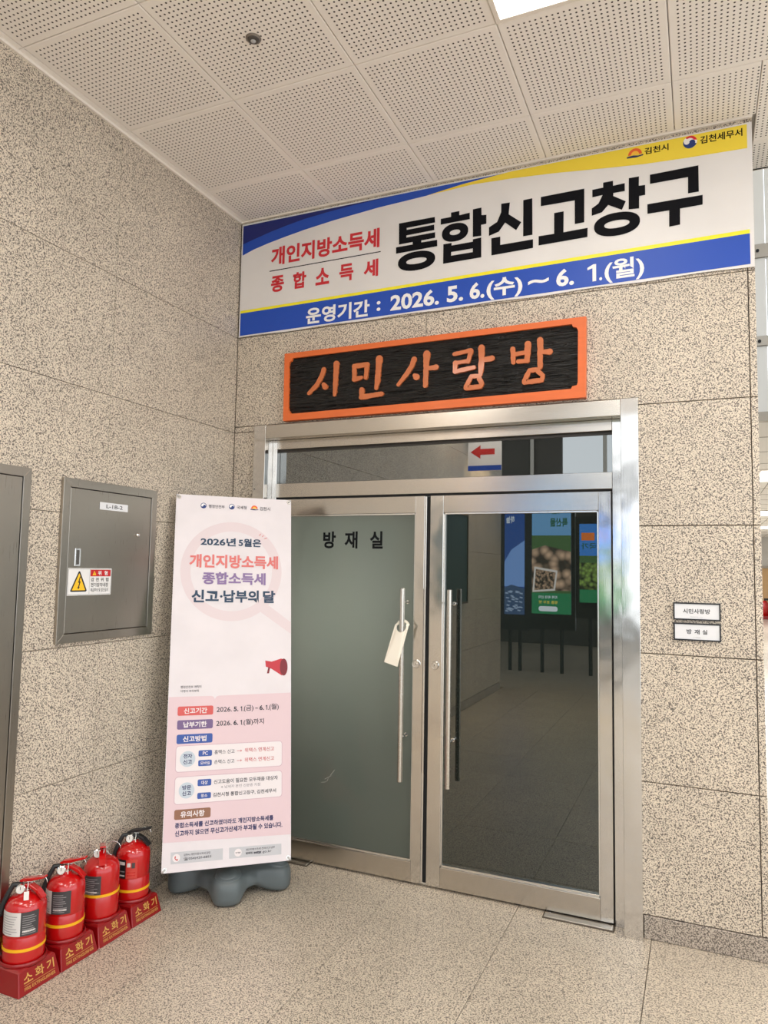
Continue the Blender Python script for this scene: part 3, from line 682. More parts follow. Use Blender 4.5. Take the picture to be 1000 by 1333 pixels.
# ================================================================== LEFT WALL THINGS
def cabinet(name, y0, y1, z0, z1, fr, label, handle=True):
    c = empty(name, FL(.001, y0, z0), label, 'cabinet'); w_, h_ = y1-y0, z1-z0
    segs = [([(0, 0), (w_, 0), (w_-fr, fr), (fr, fr)]), ([(w_, 0), (w_, h_), (w_-fr, h_-fr), (w_-fr, fr)]), ([(w_, h_), (0, h_), (fr, h_-fr), (w_-fr, h_-fr)]), ([(0, h_), (0, 0), (fr, fr), (fr, h_-fr)])]
    for k, s in enumerate(segs):
        g = .0003; obj('frame_member', poly(s, 0, .017), S_CAB, c, bevel=.001, seg=1)
    d = obj('door', bx(fr+.003, w_-fr-.003, fr+.003, h_-fr-.003, .001, .0145), S_CAB, c, bevel=.0012, seg=1)
    bmg = bmesh.new(); frame_poly(bmg, [(fr+.0002, fr+.0002), (w_-fr-.0002, fr+.0002), (w_-fr-.0002, h_-fr-.0002), (fr+.0002, h_-fr-.0002)], [(fr+.004, fr+.004), (w_-fr-.004, fr+.004), (w_-fr-.004, h_-fr-.004), (fr+.004, h_-fr-.004)], .0005, .002); obj('door_gap', bmg, M_BLK, c)
    return c, d
ec, ed = cabinet('electrical_cabinet', -1.243, -.660, 1.262, 1.975, .038, 'square stainless steel wall cabinet with danger sticker')
X = lambda y: y+1.243
Zc = lambda z: z-1.262
hh = obj('handle', bx(X(-1.168), X(-1.136), Zc(1.592), Zc(1.672), .016, .021), S_CHR, ed, bevel=.002, seg=1)
obj('handle_recess', bx(X(-1.161), X(-1.145), Zc(1.60), Zc(1.664), .0205, .0218), mat('recess_dark', (.08, .075, .07), .5), ed)
obj('knob', lathe([(.006, 0), (.011, .003), (.011, .008), (.007, .012), (0, .012)], 16), S_CHR, ed, M=Matrix.Translation((X(-.79), Zc(1.747), .016)), smooth=True)
lp = obj('name_strip', bx(X(-1.037), X(-.861), Zc(1.852), Zc(1.886), .016, .0172), M_PLW, ed)
text('L-1B-2', X(-.998), X(-.896), Zc(1.861), Zc(1.878), mat('strip_text', (.05, .05, .06), .5), lp, .0175, .5)
st = empty('warning_sticker', FL(.0185, -1.200, 1.465), 'white electrical danger sticker with yellow triangle on the square cabinet', 'sticker')
S_SK = mat('sticker_white', srgb(232, 230, 228), .4); S_SG = mat('sticker_grey_rim', srgb(150, 150, 150), .5)
obj('sheet', bx(0, .252, 0, .119, 0, .0008), S_SK, st)
bmr = bmesh.new(); frame_poly(bmr, [(.003, .003), (.249, .003), (.249, .116), (.003, .116)], [(.0045, .0045), (.2475, .0045), (.2475, .1145), (.0045, .1145)], .0008, .001); box(bmr, .122, .1235, .004, .115, .0008, .001); obj('printed_rim', bmr, S_SG, st)
obj('triangle_border', poly([(.016, .020), (.021, .016), (.104, .016), (.109, .021), (.067, .104), (.062, .106), (.058, .103)], .0009, .0011), M_PLB, st)
obj('triangle_fill', poly([(.025, .0225), (.100, .0225), (.0625, .097)], .0012, .0014), mat('hazard_yellow', srgb(250, 196, 40), .5), st)
obj('lightning_bolt', poly([(.066, .083), (.057, .055), (.064, .056), (.058, .036), (.054, .038), (.060, .026), (.068, .037), (.064, .037), (.072, .062), (.065, .061), (.071, .081)], .0015, .0017), M_PLB, st)
obj('red_header', bx(.126, .246, .083, .113, .0009, .0011), mat('sticker_red', srgb(190, 28, 34), .5), st)
obj('small_triangle', poly([(.138, .088), (.160, .088), (.149, .108)], .0012, .0014), mat('hazard_yellow'), st)
S_T = mat('sticker_text', (.06, .06, .06), .5)
text('!', .1475, .1505, .0895, .1015, S_T, st, .0016, .5)
for s, a, b in (('위', .170, .190), ('험', .208, .228)): text(s, a, b, .088, .108, S_SK, st, .0014, .8)
for s, a in zip('감전위험', (.130, .158, .187, .217)): text(s, a, a+.018, .060, .077, S_T, st, .0014, .6)
text('전기장치내장', .130, .234, .036, .054, S_T, st, .0014, .6); text('취급주의 및 접근금지', .130, .234, .014, .030, S_T, st, .0014, .3)
lc, ld = cabinet('tall_cabinet', -2.33, -1.408, .101, 1.990, .038, 'tall stainless steel wall cabinet cut off by the left edge')
obj('handle', bx(.10, .13, .95, 1.06, .016, .022), S_CHR, ld, bevel=.002, seg=1)

# ================================================================== PRINTED STAND (X-banner)
a_, l_, t_ = .74144, .17431, -.0082
Xv = Vector((math.cos(a_), math.sin(a_), 0)); Zv = Vector((0, 0, 1)); Nv = Xv.cross(Zv)
Z2 = Zv*math.cos(l_)-Nv*math.sin(l_); X2 = Xv*math.cos(t_)+Z2*math.sin(t_); Z3 = -Xv*math.sin(t_)+Z2*math.cos(t_); N3 = X2.cross(Z3)
MS = Matrix((X2, Z3, N3)).transposed().to_4x4(); MS.translation = (.24313, -.78763, .19863)
GC = Vector((.335, -.385, 0))
xs_ = empty('banner_stand', Matrix.Translation(GC), 'tall pink printed tax notice on an X-shaped stand with grey water-filled foot', 'banner')
MSl = Matrix.Translation(-GC) @ MS
sheet = obj('banner_sheet', bx(0, .6, 0, 1.8, -.0006, .0006), mat('sheet_white', srgb(222, 214, 216), .5, bump=((5, 5, 5), .2, .004)), xs_, M=MSl)
# foot: hollow-moulded tank with four lobes
lob = [(.085, -.135, .085), (-.195, -.115, .085), (.205, .115, .085), (-.08, .16, .085)]
bm = bmesh.new(); nt_ = 72; rings = []
lang = [math.atan2(y, x) for x, y, r in lob]; ldist = [math.hypot(x, y)+r*.85 for x, y, r in lob]
def adiff(a, b): return abs((a-b+math.pi) % (2*math.pi)-math.pi)
def foot_r(a):
    v = .178
    best = 0
    for la, ldd in zip(lang, ldist):
        g = math.exp(-(adiff(a, la)/.40)**4); best = max(best, g*(ldd-.178)); 
    return v+best
def lobew(a): return max(math.exp(-(adiff(a, la)/.42)**4) for la in lang)
for k in range(nt_):
    a = 2*math.pi*k/nt_; R = foot_r(a); lw_ = lobew(a); zb = .05*(1-lw_)**1.5
    prof = [(.93, zb), (1.0, zb+.012), (1.0, .075), (.965, .105), (.88, .122), (.7, .128), (.45, .140), (.25, .160), (.14, .170), (0, .172)]
    rings.append([(R*p*math.cos(a), R*p*math.sin(a), z) for p, z in prof])
np_ = len(rings[0]); top = None; VV = []
for rg in rings: VV.append([bm.verts.new(p) for p in rg[:-1]])
top = bm.verts.new((0, 0, .172)); bot = bm.verts.new((0, 0, .05))
for k in range(nt_):
    a, b = VV[k], VV[(k+1) % nt_]
    for i in range(np_-2): bm.faces.new((a[i], b[i], b[i+1], a[i+1]))
    bm.faces.new((a[-1], b[-1], top)); bm.faces.new((b[0], a[0], bot))
M_FOOT = mat('grey_plastic', srgb(92, 100, 102), .42)
ft = obj('water_foot', bm, M_FOOT, xs_, smooth=True)
md = ft.modifiers.new('s', 'SUBSURF'); md.levels = 1; md.render_levels = 1
for x, y, r in lob:
    cap = lathe([(0, .134), (.040, .134), (.043, .131), (.045, .128), (.058, .128), (.062, .124), (.066, .112)], 28)
    obj('cap', cap, M_FOOT, xs_, M=Matrix.Translation((x*.98, y*.98, .004)) @ Matrix.Translation((0, 0, .13)) @ Matrix.Rotation(math.radians(16), 4, Vector((-y, x, 0))) @ Matrix.Translation((0, 0, -.13)), smooth=True)
M_POLE = mat('black_pole', (.03, .03, .032), .4)
Pc = MSl @ Vector((.3, .85, -.05))
obj('pole', tube(bmesh.new(), [(0, 0, .16), (0, 0, .30), tuple(Pc)], .012, 12), M_POLE, xs_, smooth=True)
obj('hub', bx(-.03, .03, -.03, .03, -.02, .02), M_POLE, xs_, M=Matrix.Translation(Pc), bevel=.006)
for cx_, cy_ in ((.012, .012), (.588, .012), (.012, 1.788), (.588, 1.788)):
    e = MSl @ Vector((cx_, cy_, -.006)); obj('arm', tube(bmesh.new(), [tuple(Pc), tuple(Pc.lerp(e, .5)+(MSl.to_3x3() @ Vector((0, 0, -.02)))), tuple(e)], [.006, .005, .004], 8), M_POLE, xs_, smooth=True)
for cx_, cy_ in ((.014, .014), (.586, .014), (.014, 1.786), (.586, 1.786)):
    bmr = bmesh.new(); ring(bmr, cx_, cy_, .005, .0105, .0004, .003, 18); obj('eyelet', bmr, S_CHR, sheet)
    bmh = tube(bmesh.new(), [(cx_, cy_, -.006), (cx_, cy_, .006), (cx_+(.012 if cx_ > .3 else -.012), cy_+(.01 if cy_ > 1 else -.012), .004)], .0035, 8); obj('corner_hook', bmh, mat('hook_grey', srgb(190, 188, 184), .4), sheet, smooth=True)

PZ = .0009
def sp_(name, pts, m, z=PZ, th=.0003): return obj(name, poly(pts, z, z+th), m, sheet)
K_PK = mat('print_pink', srgb(219, 193, 197), .5); K_RING = mat('print_ring', srgb(218, 202, 204), .5); K_NV = mat('print_teal', srgb(28, 58, 86), .5)
K_CO = mat('print_coral', srgb(216, 113, 108), .5); K_PU = mat('print_purple', srgb(136, 110, 156), .5); K_TX = mat('print_dark', srgb(45, 43, 54), .5)
K_RD = mat('print_red', srgb(206, 86, 82), .5); K_VI = mat('print_violet', srgb(113, 89, 132), .5); K_BL = mat('print_blue', srgb(52, 82, 156), .5); K_BR = mat('print_brown', srgb(141, 97, 73), .5)
K_GR = mat('print_grey', srgb(193, 192, 195), .5); K_IV = mat('print_ivory', srgb(227, 218, 218), .5); K_N2 = mat('print_navy', srgb(32, 35, 89), .5); K_LB = mat('print_pale_blue', srgb(190, 199, 208), .5); K_RT = mat('print_red_text', srgb(192, 78, 78), .5)
bmr = bmesh.new(); ring(bmr, .291, 1.405, .208, .258, PZ-.0004, PZ-.0001, 64); obj('magnifier_ring', bmr, K_RING, sheet)
sp_('magnifier_handle', [(.425, 1.205), (.466, 1.240), (.5985, 1.142), (.5985, 1.082)], K_RING, PZ-.0003)
pk = [(.003, .130), (.5985, .117), (.5985, .786)]+[(.24, .782), (.228, .778), (.221, .766), (.214, .778), (.202, .782)]+[(.003, .782)]
sp_('pink_panel', pk, K_PK)
def tx(s, a, b, c, d, m, bold=0., z=PZ+.0016): return text(s, a, b, c, d, m, sheet, z, bold)
taeguk(.138, 1.745, .015, sheet, PZ, True); taeguk(.283, 1.747, .015, sheet, PZ, True); sunrise(.402, 1.742, .042, sheet, PZ)
tx('행정안전부', .164, .246, 1.734, 1.752, K_TX, .2); tx('국세청', .309, .360, 1.736, 1.754, K_TX, .2); tx('김천시', .430, .486, 1.734, 1.754, K_TX, .2)
tx('2026년', .129, .308, 1.534, 1.577, K_NV, .9); tx('5월은', .322, .440, 1.534, 1.577, K_NV, .9)
bmk = bmesh.new()
for q in (((.430, 1.596), (.436, 1.606)), ((.445, 1.590), (.452, 1.598)), ((.456, 1.580), (.470, 1.586))): tube(bmk, [(*q[0], PZ+.001), (*q[1], PZ+.001)], .0015, 4)
obj('sparkle_marks', bmk, K_CO, sheet)
tx('개인지방소득세', .076, .530, 1.418, 1.488, K_CO, 1.); tx('종합소득세', .143, .465, 1.333, 1.397, K_PU, 1.)
tx('신고', .092, .227, 1.241, 1.305, K_NV, 1.); sp_('lettering', circ(.2395, 1.272, .0065, 14), K_NV, PZ+.0012); tx('납부의', .250, .430, 1.241, 1.305, K_NV, 1.); tx('달', .452, .516, 1.241, 1.305, K_NV, 1.)
# the plain red loudhailer of the picture (the two mascots are left out)
sp_('printed_loudhailer', [(.467, .948), (.500, .942), (.548, .957), (.566, .952), (.580, .918), (.570, .884), (.552, .872), (.500, .906), (.470, .918)], mat('hailer_red', srgb(190, 44, 56), .5))
sp_('printed_loudhailer', [(x*1.0+.562, y+.914) for x, y in [(.020*math.cos(k*.35), .043*math.sin(k*.35)) for k in range(18)]], mat('hailer_dark', srgb(120, 26, 36), .5), PZ+.0004)
sp_('printed_loudhailer', [(.483, .916), (.492, .912), (.487, .884), (.476, .884)], mat('hailer_dark'), PZ)
tx('행정안전부 캐릭터', .056, .154, .821, .834, K_TX, 0); tx('다행이 부리부리', .057, .142, .802, .814, K_TX, 0)
for s, c, d, m in (('신고기간', .693, .736, K_RD), ('납부기한', .629, .672, K_VI), ('신고방법', .563, .606, K_BL)):
    sp_('heading_pill', rrect(.046, .214, c, d, .008), m, PZ+.0006); tx(s, .075, .185, c+.008, d-.008, K_IV, .8)
sp_('heading_pill', rrect(.048, .214, .225, .269, .008), K_BR, PZ+.0006); tx('유의사항', .076, .186, .233, .261, K_IV, .8)
for s, a, b, c, d, bo in (('2026.', .230, .304, .704, .727, .25), ('5.', .313, .336, .704, .727, .9), ('１', .345, .355, .704, .727, .9), ('.', .358, .362, .704, .708, .9), ('(금)', .363, .410, .700, .732, .25), ('~', .419, .432, .713, .719, .5), ('6.', .440, .463, .706, .729, .9), ('１', .470, .480, .706, .729, .9), ('.', .483, .487, .706, .710, .9), ('(월)', .489, .537, .702, .735, .25),
                         ('2026.', .230, .304, .639, .662, .25), ('6.', .313, .336, .639, .662, .9), ('１', .345, .355, .639, .662, .9), ('.', .358, .362, .639, .643, .9), ('(월)까지', .363, .463, .634, .666, .25)):
    if s == '１': one(a+.001, b-.001, c, d, K_TX, sheet, PZ+.0016)
    else: tx(s, a, b, c, d, K_TX, bo)
K_BD = mat('print_box_rim', srgb(199, 166, 177), .5)
for y0, y1 in ((.434, .555), (.291, .415)):
    sp_('info_box', rrect(.044, .556, y0, y1, .016), K_BD, PZ+.0004, .0002); sp_('info_box', rrect(.0465, .5535, y0+.0025, y1-.0025, .014), K_IV, PZ+.0007, .0002)
for yc, s1, s2 in ((.493, '전자', '신고'), (.352, '방문', '신고')):
    sp_('info_disc', circ(.100, yc, .036), K_LB, PZ+.001, .0002); tx(s1, .080, .121, yc+.003, yc+.023, K_N2, .7); tx(s2, .080, .121, yc-.023, yc-.003, K_N2, .7)
for s, c, d in (('PC', .501, .529), ('모바일', .457, .484), ('대상', .367, .397), ('장소', .310, .337)):
    sp_('label_pill', rrect(.150, .2135, c, d, .006), K_BL, PZ+.001, .0002)
    wd = .044 if s == '모바일' else .030 if s != 'PC' else .024
    tx(s, .182-wd/2, .182+wd/2, c+.006, d-.006, K_IV, .4)
for y in (.508, .463):
    tx('홈택스 신고' if y > .5 else '손택스 신고', .225, .321, y, y+.019, K_TX, .2)
    bma = bmesh.new(); box(bma, .333, .354, y+.0085, y+.0105, PZ+.0012, PZ+.0014); prism(bma, [(.349, y+.0035), (.357, y+.0095), (.349, y+.0155), (.3525, y+.0095)], PZ+.0012, PZ+.0014); obj('arrow', bma, K_RT, sheet)
    tx('위택스 연계신고', .370, .515, y+.001, y+.021, K_RT, .2)
tx('신고도움이 필요한 모두채움 대상자', .225, .534, .372, .392, K_TX, .45); tx('※ 납세자 본인 신분증 지참', .260, .449, .350, .364, mat('print_mid_grey', srgb(130, 120, 126), .5), 0); tx('김천시청 통합신고창구, 김천세무서', .223, .525, .313, .333, K_TX, .45)
tx('종합소득세를 신고하였더라도 개인지방소득세를', .053, .513, .188, .212, K_N2, .8); tx('신고하지 않으면 무신고가산세가 부과될 수 있습니다.', .054, .557, .153, .178, K_N2, .8)
sp_('contact_bar', [(.040, .036), (.275, .034), (.275, .083), (.039, .087)], K_GR); sp_('contact_bar', [(.305, .035), (.553, .031), (.553, .079), (.304, .083)], K_GR)
sp_('contact_disc', circ(.064, .061, .017), K_IV, PZ+.0004); sp_('contact_disc', circ(.346, .058, .017), K_IV, PZ+.0004)
sp_('phone_icon', [(.057, .067), (.061, .070), (.063, .064), (.060, .061), (.065, .055), (.069, .057), (.073, .052), (.068, .049), (.060, .054), (.056, .061)], K_RT, PZ+.0008)
tx('김천시 개인지방소득세 담당', .097, .218, .066, .076, K_TX, 0); tx('☎054)420-6853', .097, .222, .046, .061, K_TX, .0008)
tx('w·tax', .334, .358, .055, .062, K_TX, .3); tx('개인지방소득세 전자신고·납부', .382, .521, .062, .072, K_TX, 0); tx('www.', .382, .418, .045, .057, K_TX, 0); tx('wetax', .419, .457, .045, .058, K_TX, .8); tx('.go.kr', .459, .505, .043, .058, K_TX, 0)

# ================================================================== FIRE EXTINGUISHERS
E_RED = mat('extinguisher_red', srgb(186, 12, 14), .2, coat=.6); E_BASE = mat('base_red', srgb(140, 8, 14), .28, coat=.3); E_BLK = mat('rubber_black', (.012, .012, .013), .45)
E_YEL = mat('band_yellow', srgb(240, 176, 20), .45); E_GOLD = mat('gold_print', srgb(206, 160, 84), .4, .0); E_LW = mat('label_white', srgb(214, 208, 204), .5); E_LG = mat('label_dark', srgb(62, 60, 62), .45)
E_CL = mat('clear_tube', srgb(205, 200, 195), .15)
def patch(a0, a1, z0, z1, r, m, parent, name, n=14, th=.0006):
    bm = bmesh.new(); A = []
    for k in range(n+1):
        a = math.radians(a0+(a1-a0)*k/n); c, s = math.cos(a), math.sin(a)
        A.append([bm.verts.new((r_*c, r_*s, z)) for r_, z in ((r, z0), (r, z1), (r+th, z1), (r+th, z0))])
    for p, q in zip(A, A[1:]):
        for i in range(4): bm.faces.new((p[i], q[i], q[(i+1) % 4], p[(i+1) % 4]))
    bm.faces.new(A[0]); bm.faces.new(A[-1][::-1]); return obj(name, bm, m, parent, smooth=False)
def base_stand(y, label):
    b = empty('extinguisher_base', (.1035, y, 0), label, 'extinguisher base', 'red bases under the fire extinguishers')
    bm = bmesh.new(); hw = .0965; x0, x1 = -.093, .093
    lv = [((x0, -hw), (x1, -hw), (x1, hw), (x0, hw), 0), ((x0+.002, -hw+.002), (x1-.002, -hw+.002), (x1-.002, hw-.002), (x0+.002, hw-.002), .004), ((x0+.012, -hw+.012), (x1-.022, -hw+.012), (x1-.022, hw-.012), (x0+.012, hw-.012), .078), ((x0+.02, -hw+.02), (x1-.03, -hw+.02), (x1-.03, hw-.02), (x0+.02, hw-.02), .086)]
    R_ = []
    for q in lv: R_.append([bm.verts.new((px, py, q[4])) for px, py in q[:4]])
    for a, c in zip(R_, R_[1:]):
        for i in range(4): bm.faces.new((a[i], a[(i+1) % 4], c[(i+1) % 4], c[i]))
    bm.faces.new(R_[0][::-1]); bm.faces.new(R_[-1])
    bo = obj('body', bm, E_BASE, b, bevel=.003, seg=2)
    cl = lathe([(.078, .084), (.083, .084), (.085, .088), (.084, .096), (.081, .099), (.0785, .096), (.078, .086)], 40, Matrix.Translation((-.0045, 0, 0))); obj('raised_collar', cl, E_BASE, b, smooth=True)
    # gold print on the sloping front face
    nrm = Vector((.074, 0, .020)).normalized(); upv = Vector((-.020, 0, .074)).normalized(); rgt = Vector((0, 1, 0))
    Mf = Matrix((rgt, upv, rgt.cross(upv))).transposed().to_4x4(); Mf.translation = (.0912, 0, .004)
    e = obj('gold_lettering', bmesh_text([('소', -.066, -.026, .034, .066, .5), ('화', -.014, .026, .034, .068, .5), ('기', .038, .072, .034, .068, .5), ('FIRE EXTINGUISHER', -.066, .074, .010, .021, .3)], [(-.066, .074, .0265, .0278)]), E_GOLD, bo, M=Mf)
    return b
def bmesh_text(items, bars=()):
    bm = bmesh.new()
    for s, a, b, c, d, bo in items: text(s, a, b, c, d, None, None, .0008, bo, bm=bm)
    for a, b, c, d in bars:
        vv = [bm.verts.new(p) for p in ((a, c, .0008), (b, c, .0008), (b, d, .0008), (a, d, .0008))]; bm.faces.new(vv)
    me = bpy.data.meshes.new('lettering'); bm.to_mesh(me); bm.free(); return me
def extinguisher(y, label, hang, lever, band_z, labels, gaugeside=1, stem=False, hose=True, taglen=False):
    """hang: direction (degrees) the lever points to"""
    e = empty('fire_extinguisher', (.099, y, .0865), label, 'fire extinguisher', 'fire extinguishers along the left wall')
    Z0 = -.0
    R = .0755
    prof = [(0, 0), (R-.006, 0), (R-.001, .004), (R, .01), (R, .0985), (R-.0008, .100), (R-.0008, .102), (R, .1035), (R, .193), (R-.003, .208), (R-.011, .222), (R-.025, .235), (.032, .243), (.02, .246), (.02, .252), (0, .252)]
    obj('cylinder', lathe(prof, 48), E_RED, e, smooth=True)
    patch(0, 360, band_z-.086-.0055, band_z-.086+.0055, R+.0002, E_YEL, e, 'yellow_band', 48, .0016)
    for (nm, a0, a1, z0, z1_, m, lines) in labels:
        p = patch(a0, a1, z0-.086, z1_-.086, R+.0002, m, e, nm)
        for k, (f0, f1, zz, hgt, mm) in enumerate(lines):
            patch(a0+(a1-a0)*f0, a0+(a1-a0)*f1, z0-.086+(z1_-z0)*zz, z0-.086+(z1_-z0)*(zz+hgt), R+.0009, mm, p, 'printed_line', 8, .0003)
    hd = math.radians(hang); HM = Matrix.Rotation(hd, 4, 'Z')
    vb = lathe([(.0, .250), (.017, .250), (.017, .258), (.012, .260), (.012, .272), (.008, .276), (0, .276)], 20)
    obj('valve', vb, S_CHR, e, smooth=False)
    lm = E_BLK if lever == 'black' else E_RED       # squeeze lever above, fixed carry handle below
    lv_ = [(-.022, .276), (-.010, .283), (.020, .287), (.055, .297), (.080, .304), (.079, .311), (.053, .306), (.018, .299), (-.014, .294), (-.028, .286)]
    bm = bmesh.new(); prism(bm, lv_, -.0125, .0125); bm.transform(Matrix.Rotation(math.pi/2, 4, 'X')); obj('lever', bm, lm, e, M=HM, bevel=.0015, seg=1)
    cv = [(-.018, .262), (.0, .276), (.022, .276), (.050, .262), (.080, .232), (.073, .225), (.046, .250), (.020, .264), (-.01, .258)]
    bm = bmesh.new(); prism(bm, cv, -.0135, .0135); bm.transform(Matrix.Rotation(math.pi/2, 4, 'X')); obj('carry_handle', bm, lm, e, M=HM, bevel=.002, seg=1)
    # gauge on the side, facing roughly the viewer
    gd = math.radians(-52+8*gaugeside); gv = Vector((math.cos(gd), math.sin(gd), 0))
    side = Vector((-math.sin(gd), math.cos(gd), 0))*-.022*gaugeside
    Mg = Matrix.Translation(Vector((0, 0, .263))+gv*.012+side) @ gv.to_track_quat('Z', 'Y').to_matrix().to_4x4()
    g = obj('pressure_gauge', lathe([(0, 0), (.017, 0), (.018, .004), (.018, .013), (.015, .015), (.0145, .012), (0, .012)], 24), S_CHR, e, M=Mg, smooth=False)
    obj('dial', poly(circ(0, 0, .014, 20), .0122, .0128), mat('dial_white', srgb(225, 222, 215), .4), g); obj('needle', bx(-.001, .001, -.002, .010, .0129, .0133), M_BLK, g)
    # hose from the valve, down behind
    ha = math.radians(-128)
    hv = Vector((math.cos(ha), math.sin(ha), 0))
    if hose:
        sd = Vector((-.3, -.1, 0))
        pts = []
        for k in range(15):
            t = k/14; a = math.pi*t*.95
            pts.append(Vector((0, 0, .266))+hv*(.012+.036*(1-math.cos(a)))+Vector((0, 0, .010*math.sin(a) - .20*max(0, t-.5)))+Vector((-.008*t, 0, 0)))
        obj('hose', tube(bmesh.new(), [tuple(p) for p in pts], .0095, 12), E_BLK, e, smooth=True)
        obj('hose_collar', tube(bmesh.new(), [(0, 0, .266), tuple(hv*.022+Vector((0, 0, .267)))], .0115, 12), S_CHR, e, smooth=False)
    # safety pin with a wire ring
    rg = bmesh.new(); ra = math.radians(hang+28); rv = Vector((math.cos(ra), math.sin(ra), 0))
    c0 = Vector((0, 0, .276))+Vector((.9, .42, 0)).normalized()*.048
    rr = .030
    u_ = Vector((.9, .42, 0)).normalized()
    tube(rg, [tuple(c0+u_*rr*math.cos(k*math.pi*2/18)+Vector((0, 0, 1))*rr*math.sin(k*math.pi*2/18)) for k in range(14)], .0016, 6); obj('pin_ring', rg, S_CHR, e, smooth=True)
    obj('safety_pin', tube(bmesh.new(), [(-.015, -.006, .281), (.02, .009, .279)], .002, 6), S_CHR, e, smooth=True)
    tie = tube(bmesh.new(), [(.02, -.012, .288), (.030, -.022, .276), (.028, -.024, .262), (.034, -.026, .252)], .0013, 6); tg_ = obj('seal_tie', tie, mat('tie_white', srgb(235, 232, 226), .5), e, smooth=True)
    if taglen:
        obj('inspection_tag', slab(-.009, .009, -.024, .008, 0, .0008, .0002), mat('tie_white'), e, M=Matrix.Translation((.040, -.036, .256)) @ Matrix(((.70, 0, .71, 0), (.70, 0, -.71, 0), (0, 1, 0, 0), (0, 0, 0, 1))))
    return e
def lines(n, m, seed):
    random.seed(seed); out = []
    for k in range(n):
        zz = .08+.84*(k/n); out.append((.10, random.uniform(.6, .92), zz, .028, m))
    return out
L_G = mat('label_print_grey', srgb(150, 146, 146), .5)
def std(aw0, aw1, ad1, z0, z1_, s): return [('paper_label', aw0, aw1, z0, z1_, E_LW, lines(8, L_G, s)), ('instruction_label', aw1, ad1, z0, z1_, E_LG, lines(9, L_G, s+5)+[(.12, .8, .16, .07, E_LW)])]
E_LB = mat('label_black', (.012, .012, .014), .4); E_LR = mat('label_red', srgb(196, 60, 50), .45)
base_stand(-1.394, 'dark red plastic base under the nearest extinguisher at the left edge'); base_stand(-1.200, 'dark red plastic base second from the viewer')
base_stand(-1.006, 'dark red plastic base third from the viewer'); base_stand(-.812, 'dark red plastic base nearest the printed stand')
extinguisher(-1.394, 'nearest red fire extinguisher with white and grey labels, cut by the left edge', 12, 'red', .143, std(-122, -53, -4, .196, .282, 1), 1, taglen=True)
extinguisher(-1.200, 'second red fire extinguisher from the viewer, white seal tie on its lever', 22, 'red', .149, std(-150, -86, -28, .196, .284, 2), 1)
extinguisher(-1.006, 'third red fire extinguisher from the viewer, lever pointing straight out', -45, 'red', .189, std(-160, -106, -46, .190, .272, 3), 1, hose=False)
extinguisher(-.812, 'red fire extinguisher with black lever and black label, nearest the printed stand', 18, 'black', .135,
             [('black_label', -138, -72, .190, .272, E_LB, [(.15, .95, .72, .16, E_LW), (.2, .95, .35, .05, L_G), (.2, .95, .12, .07, E_LW)]), ('red_label', -71, -34, .190, .272, E_LR, [(.1, .4, .62, .22, E_LW), (.5, .8, .55, .3, E_LG), (.1, .85, .30, .05, E_RED), (.1, .85, .15, .05, E_RED)])], 1)

# ================================================================== CORRIDOR AND ATRIUM (right edge)
M_PNL = mat('balcony_panel', srgb(206, 202, 194), .5); M_STR = mat('balcony_steel', srgb(150, 142, 130), .35, .8); M_WDW = mat('pale_wood', srgb(206, 166, 116), .5, bump=((40, 2, 2), .2, .001))
rfa = empty('wall_daylight_block', (5, 2, 6.3), 'unseen roof added to dim the daylight above the corridor entrance', kind='structure')
obj('roof', bx(-3.8, 4, -1.6, 2.2, 0, .1), M_CEILW, rfa)  # out of view, added to cut the daylight falling into the atrium
bc = empty('wall_balcony', (0, 4, 3.0), 'grey panelled balcony fronts seen past the wall end', kind='structure')
for z0, z1_ in ((3.12, 3.75), (3.84, 4.60), (4.73, 6.2)):
    for x0 in (1.2, 2.2, 3.13, 4.13, 5.13, 6.13, 7.13): obj('balcony_panel', slab(x0+.004, x0+.996 if x0 != 2.2 else 3.126, z0-3, z1_-3, 0, .04), M_PNL, bc, M=Matrix(((1, 0, 0, 0), (0, 0, -1, 0), (0, 1, 0, 0), (0, 0, 0, 1))))
for z0, z1_ in ((3.03, 3.12), (3.75, 3.84), (4.60, 4.73)):
    st_ = obj('steel_strip', bx(1.2, 9, -.06, 0, z0-3, z1_-3), M_STR, bc)
bm = bmesh.new()
for x in (3.06, 3.66, 4.26):
    for z in (3.79, 4.665): lathe([(.015, 0), (.015, .01), (0, .012)], 10, Matrix.Translation((x, -.061, z-3)) @ Matrix.Rotation(math.pi/2, 4, 'X'), bm)
obj('bolt', bm, M_BLK, bc)
obj('floor_slab', bx(1.2, 9, .0, 23, .03, .30), M_CEILW, bc)
bmj = bmesh.new()
for k in range(22): box(bmj, 2.8, 6.0, .8+k*1.0, .81+k*1.0, .026, .0305)
for k in range(5): box(bmj, 2.9+.6*k, 2.91+.6*k, 0, 23, .026, .0305)
obj('ceiling_joint', bmj, mat('joint_grey', srgb(150, 143, 132), .8), bc)  # thin grey strips along the corridor ceiling joints
obj('fascia', bx(2.765, 9, -3.52, -3.5, .68, .9), M_CEILW, bc)
wf = empty('wall_far', (4.5, 27, 0), 'pale wood wall at the far end of the corridor', kind='structure')
for k in range(12): obj('wood_panel', bx(-2+.4*k, -1.605+.4*k, 0, .05, 0, 1.86), M_WDW, wf)
obj('upper_wall', bx(-2, 3, 0, .05, 1.9, 3.1), M_PNL, wf)
obj('dark_rail', bx(-2, 3, -.1, .0, 1.86, 1.94), M_STR, wf)
wc = empty('wall_corridor', (6.2, 14, 0), 'pale wall of the corridor, out of view to the right', kind='structure')
obj('partition', bx(0, .1, -13, 13, 0, 3.05), M_PNL, wc)
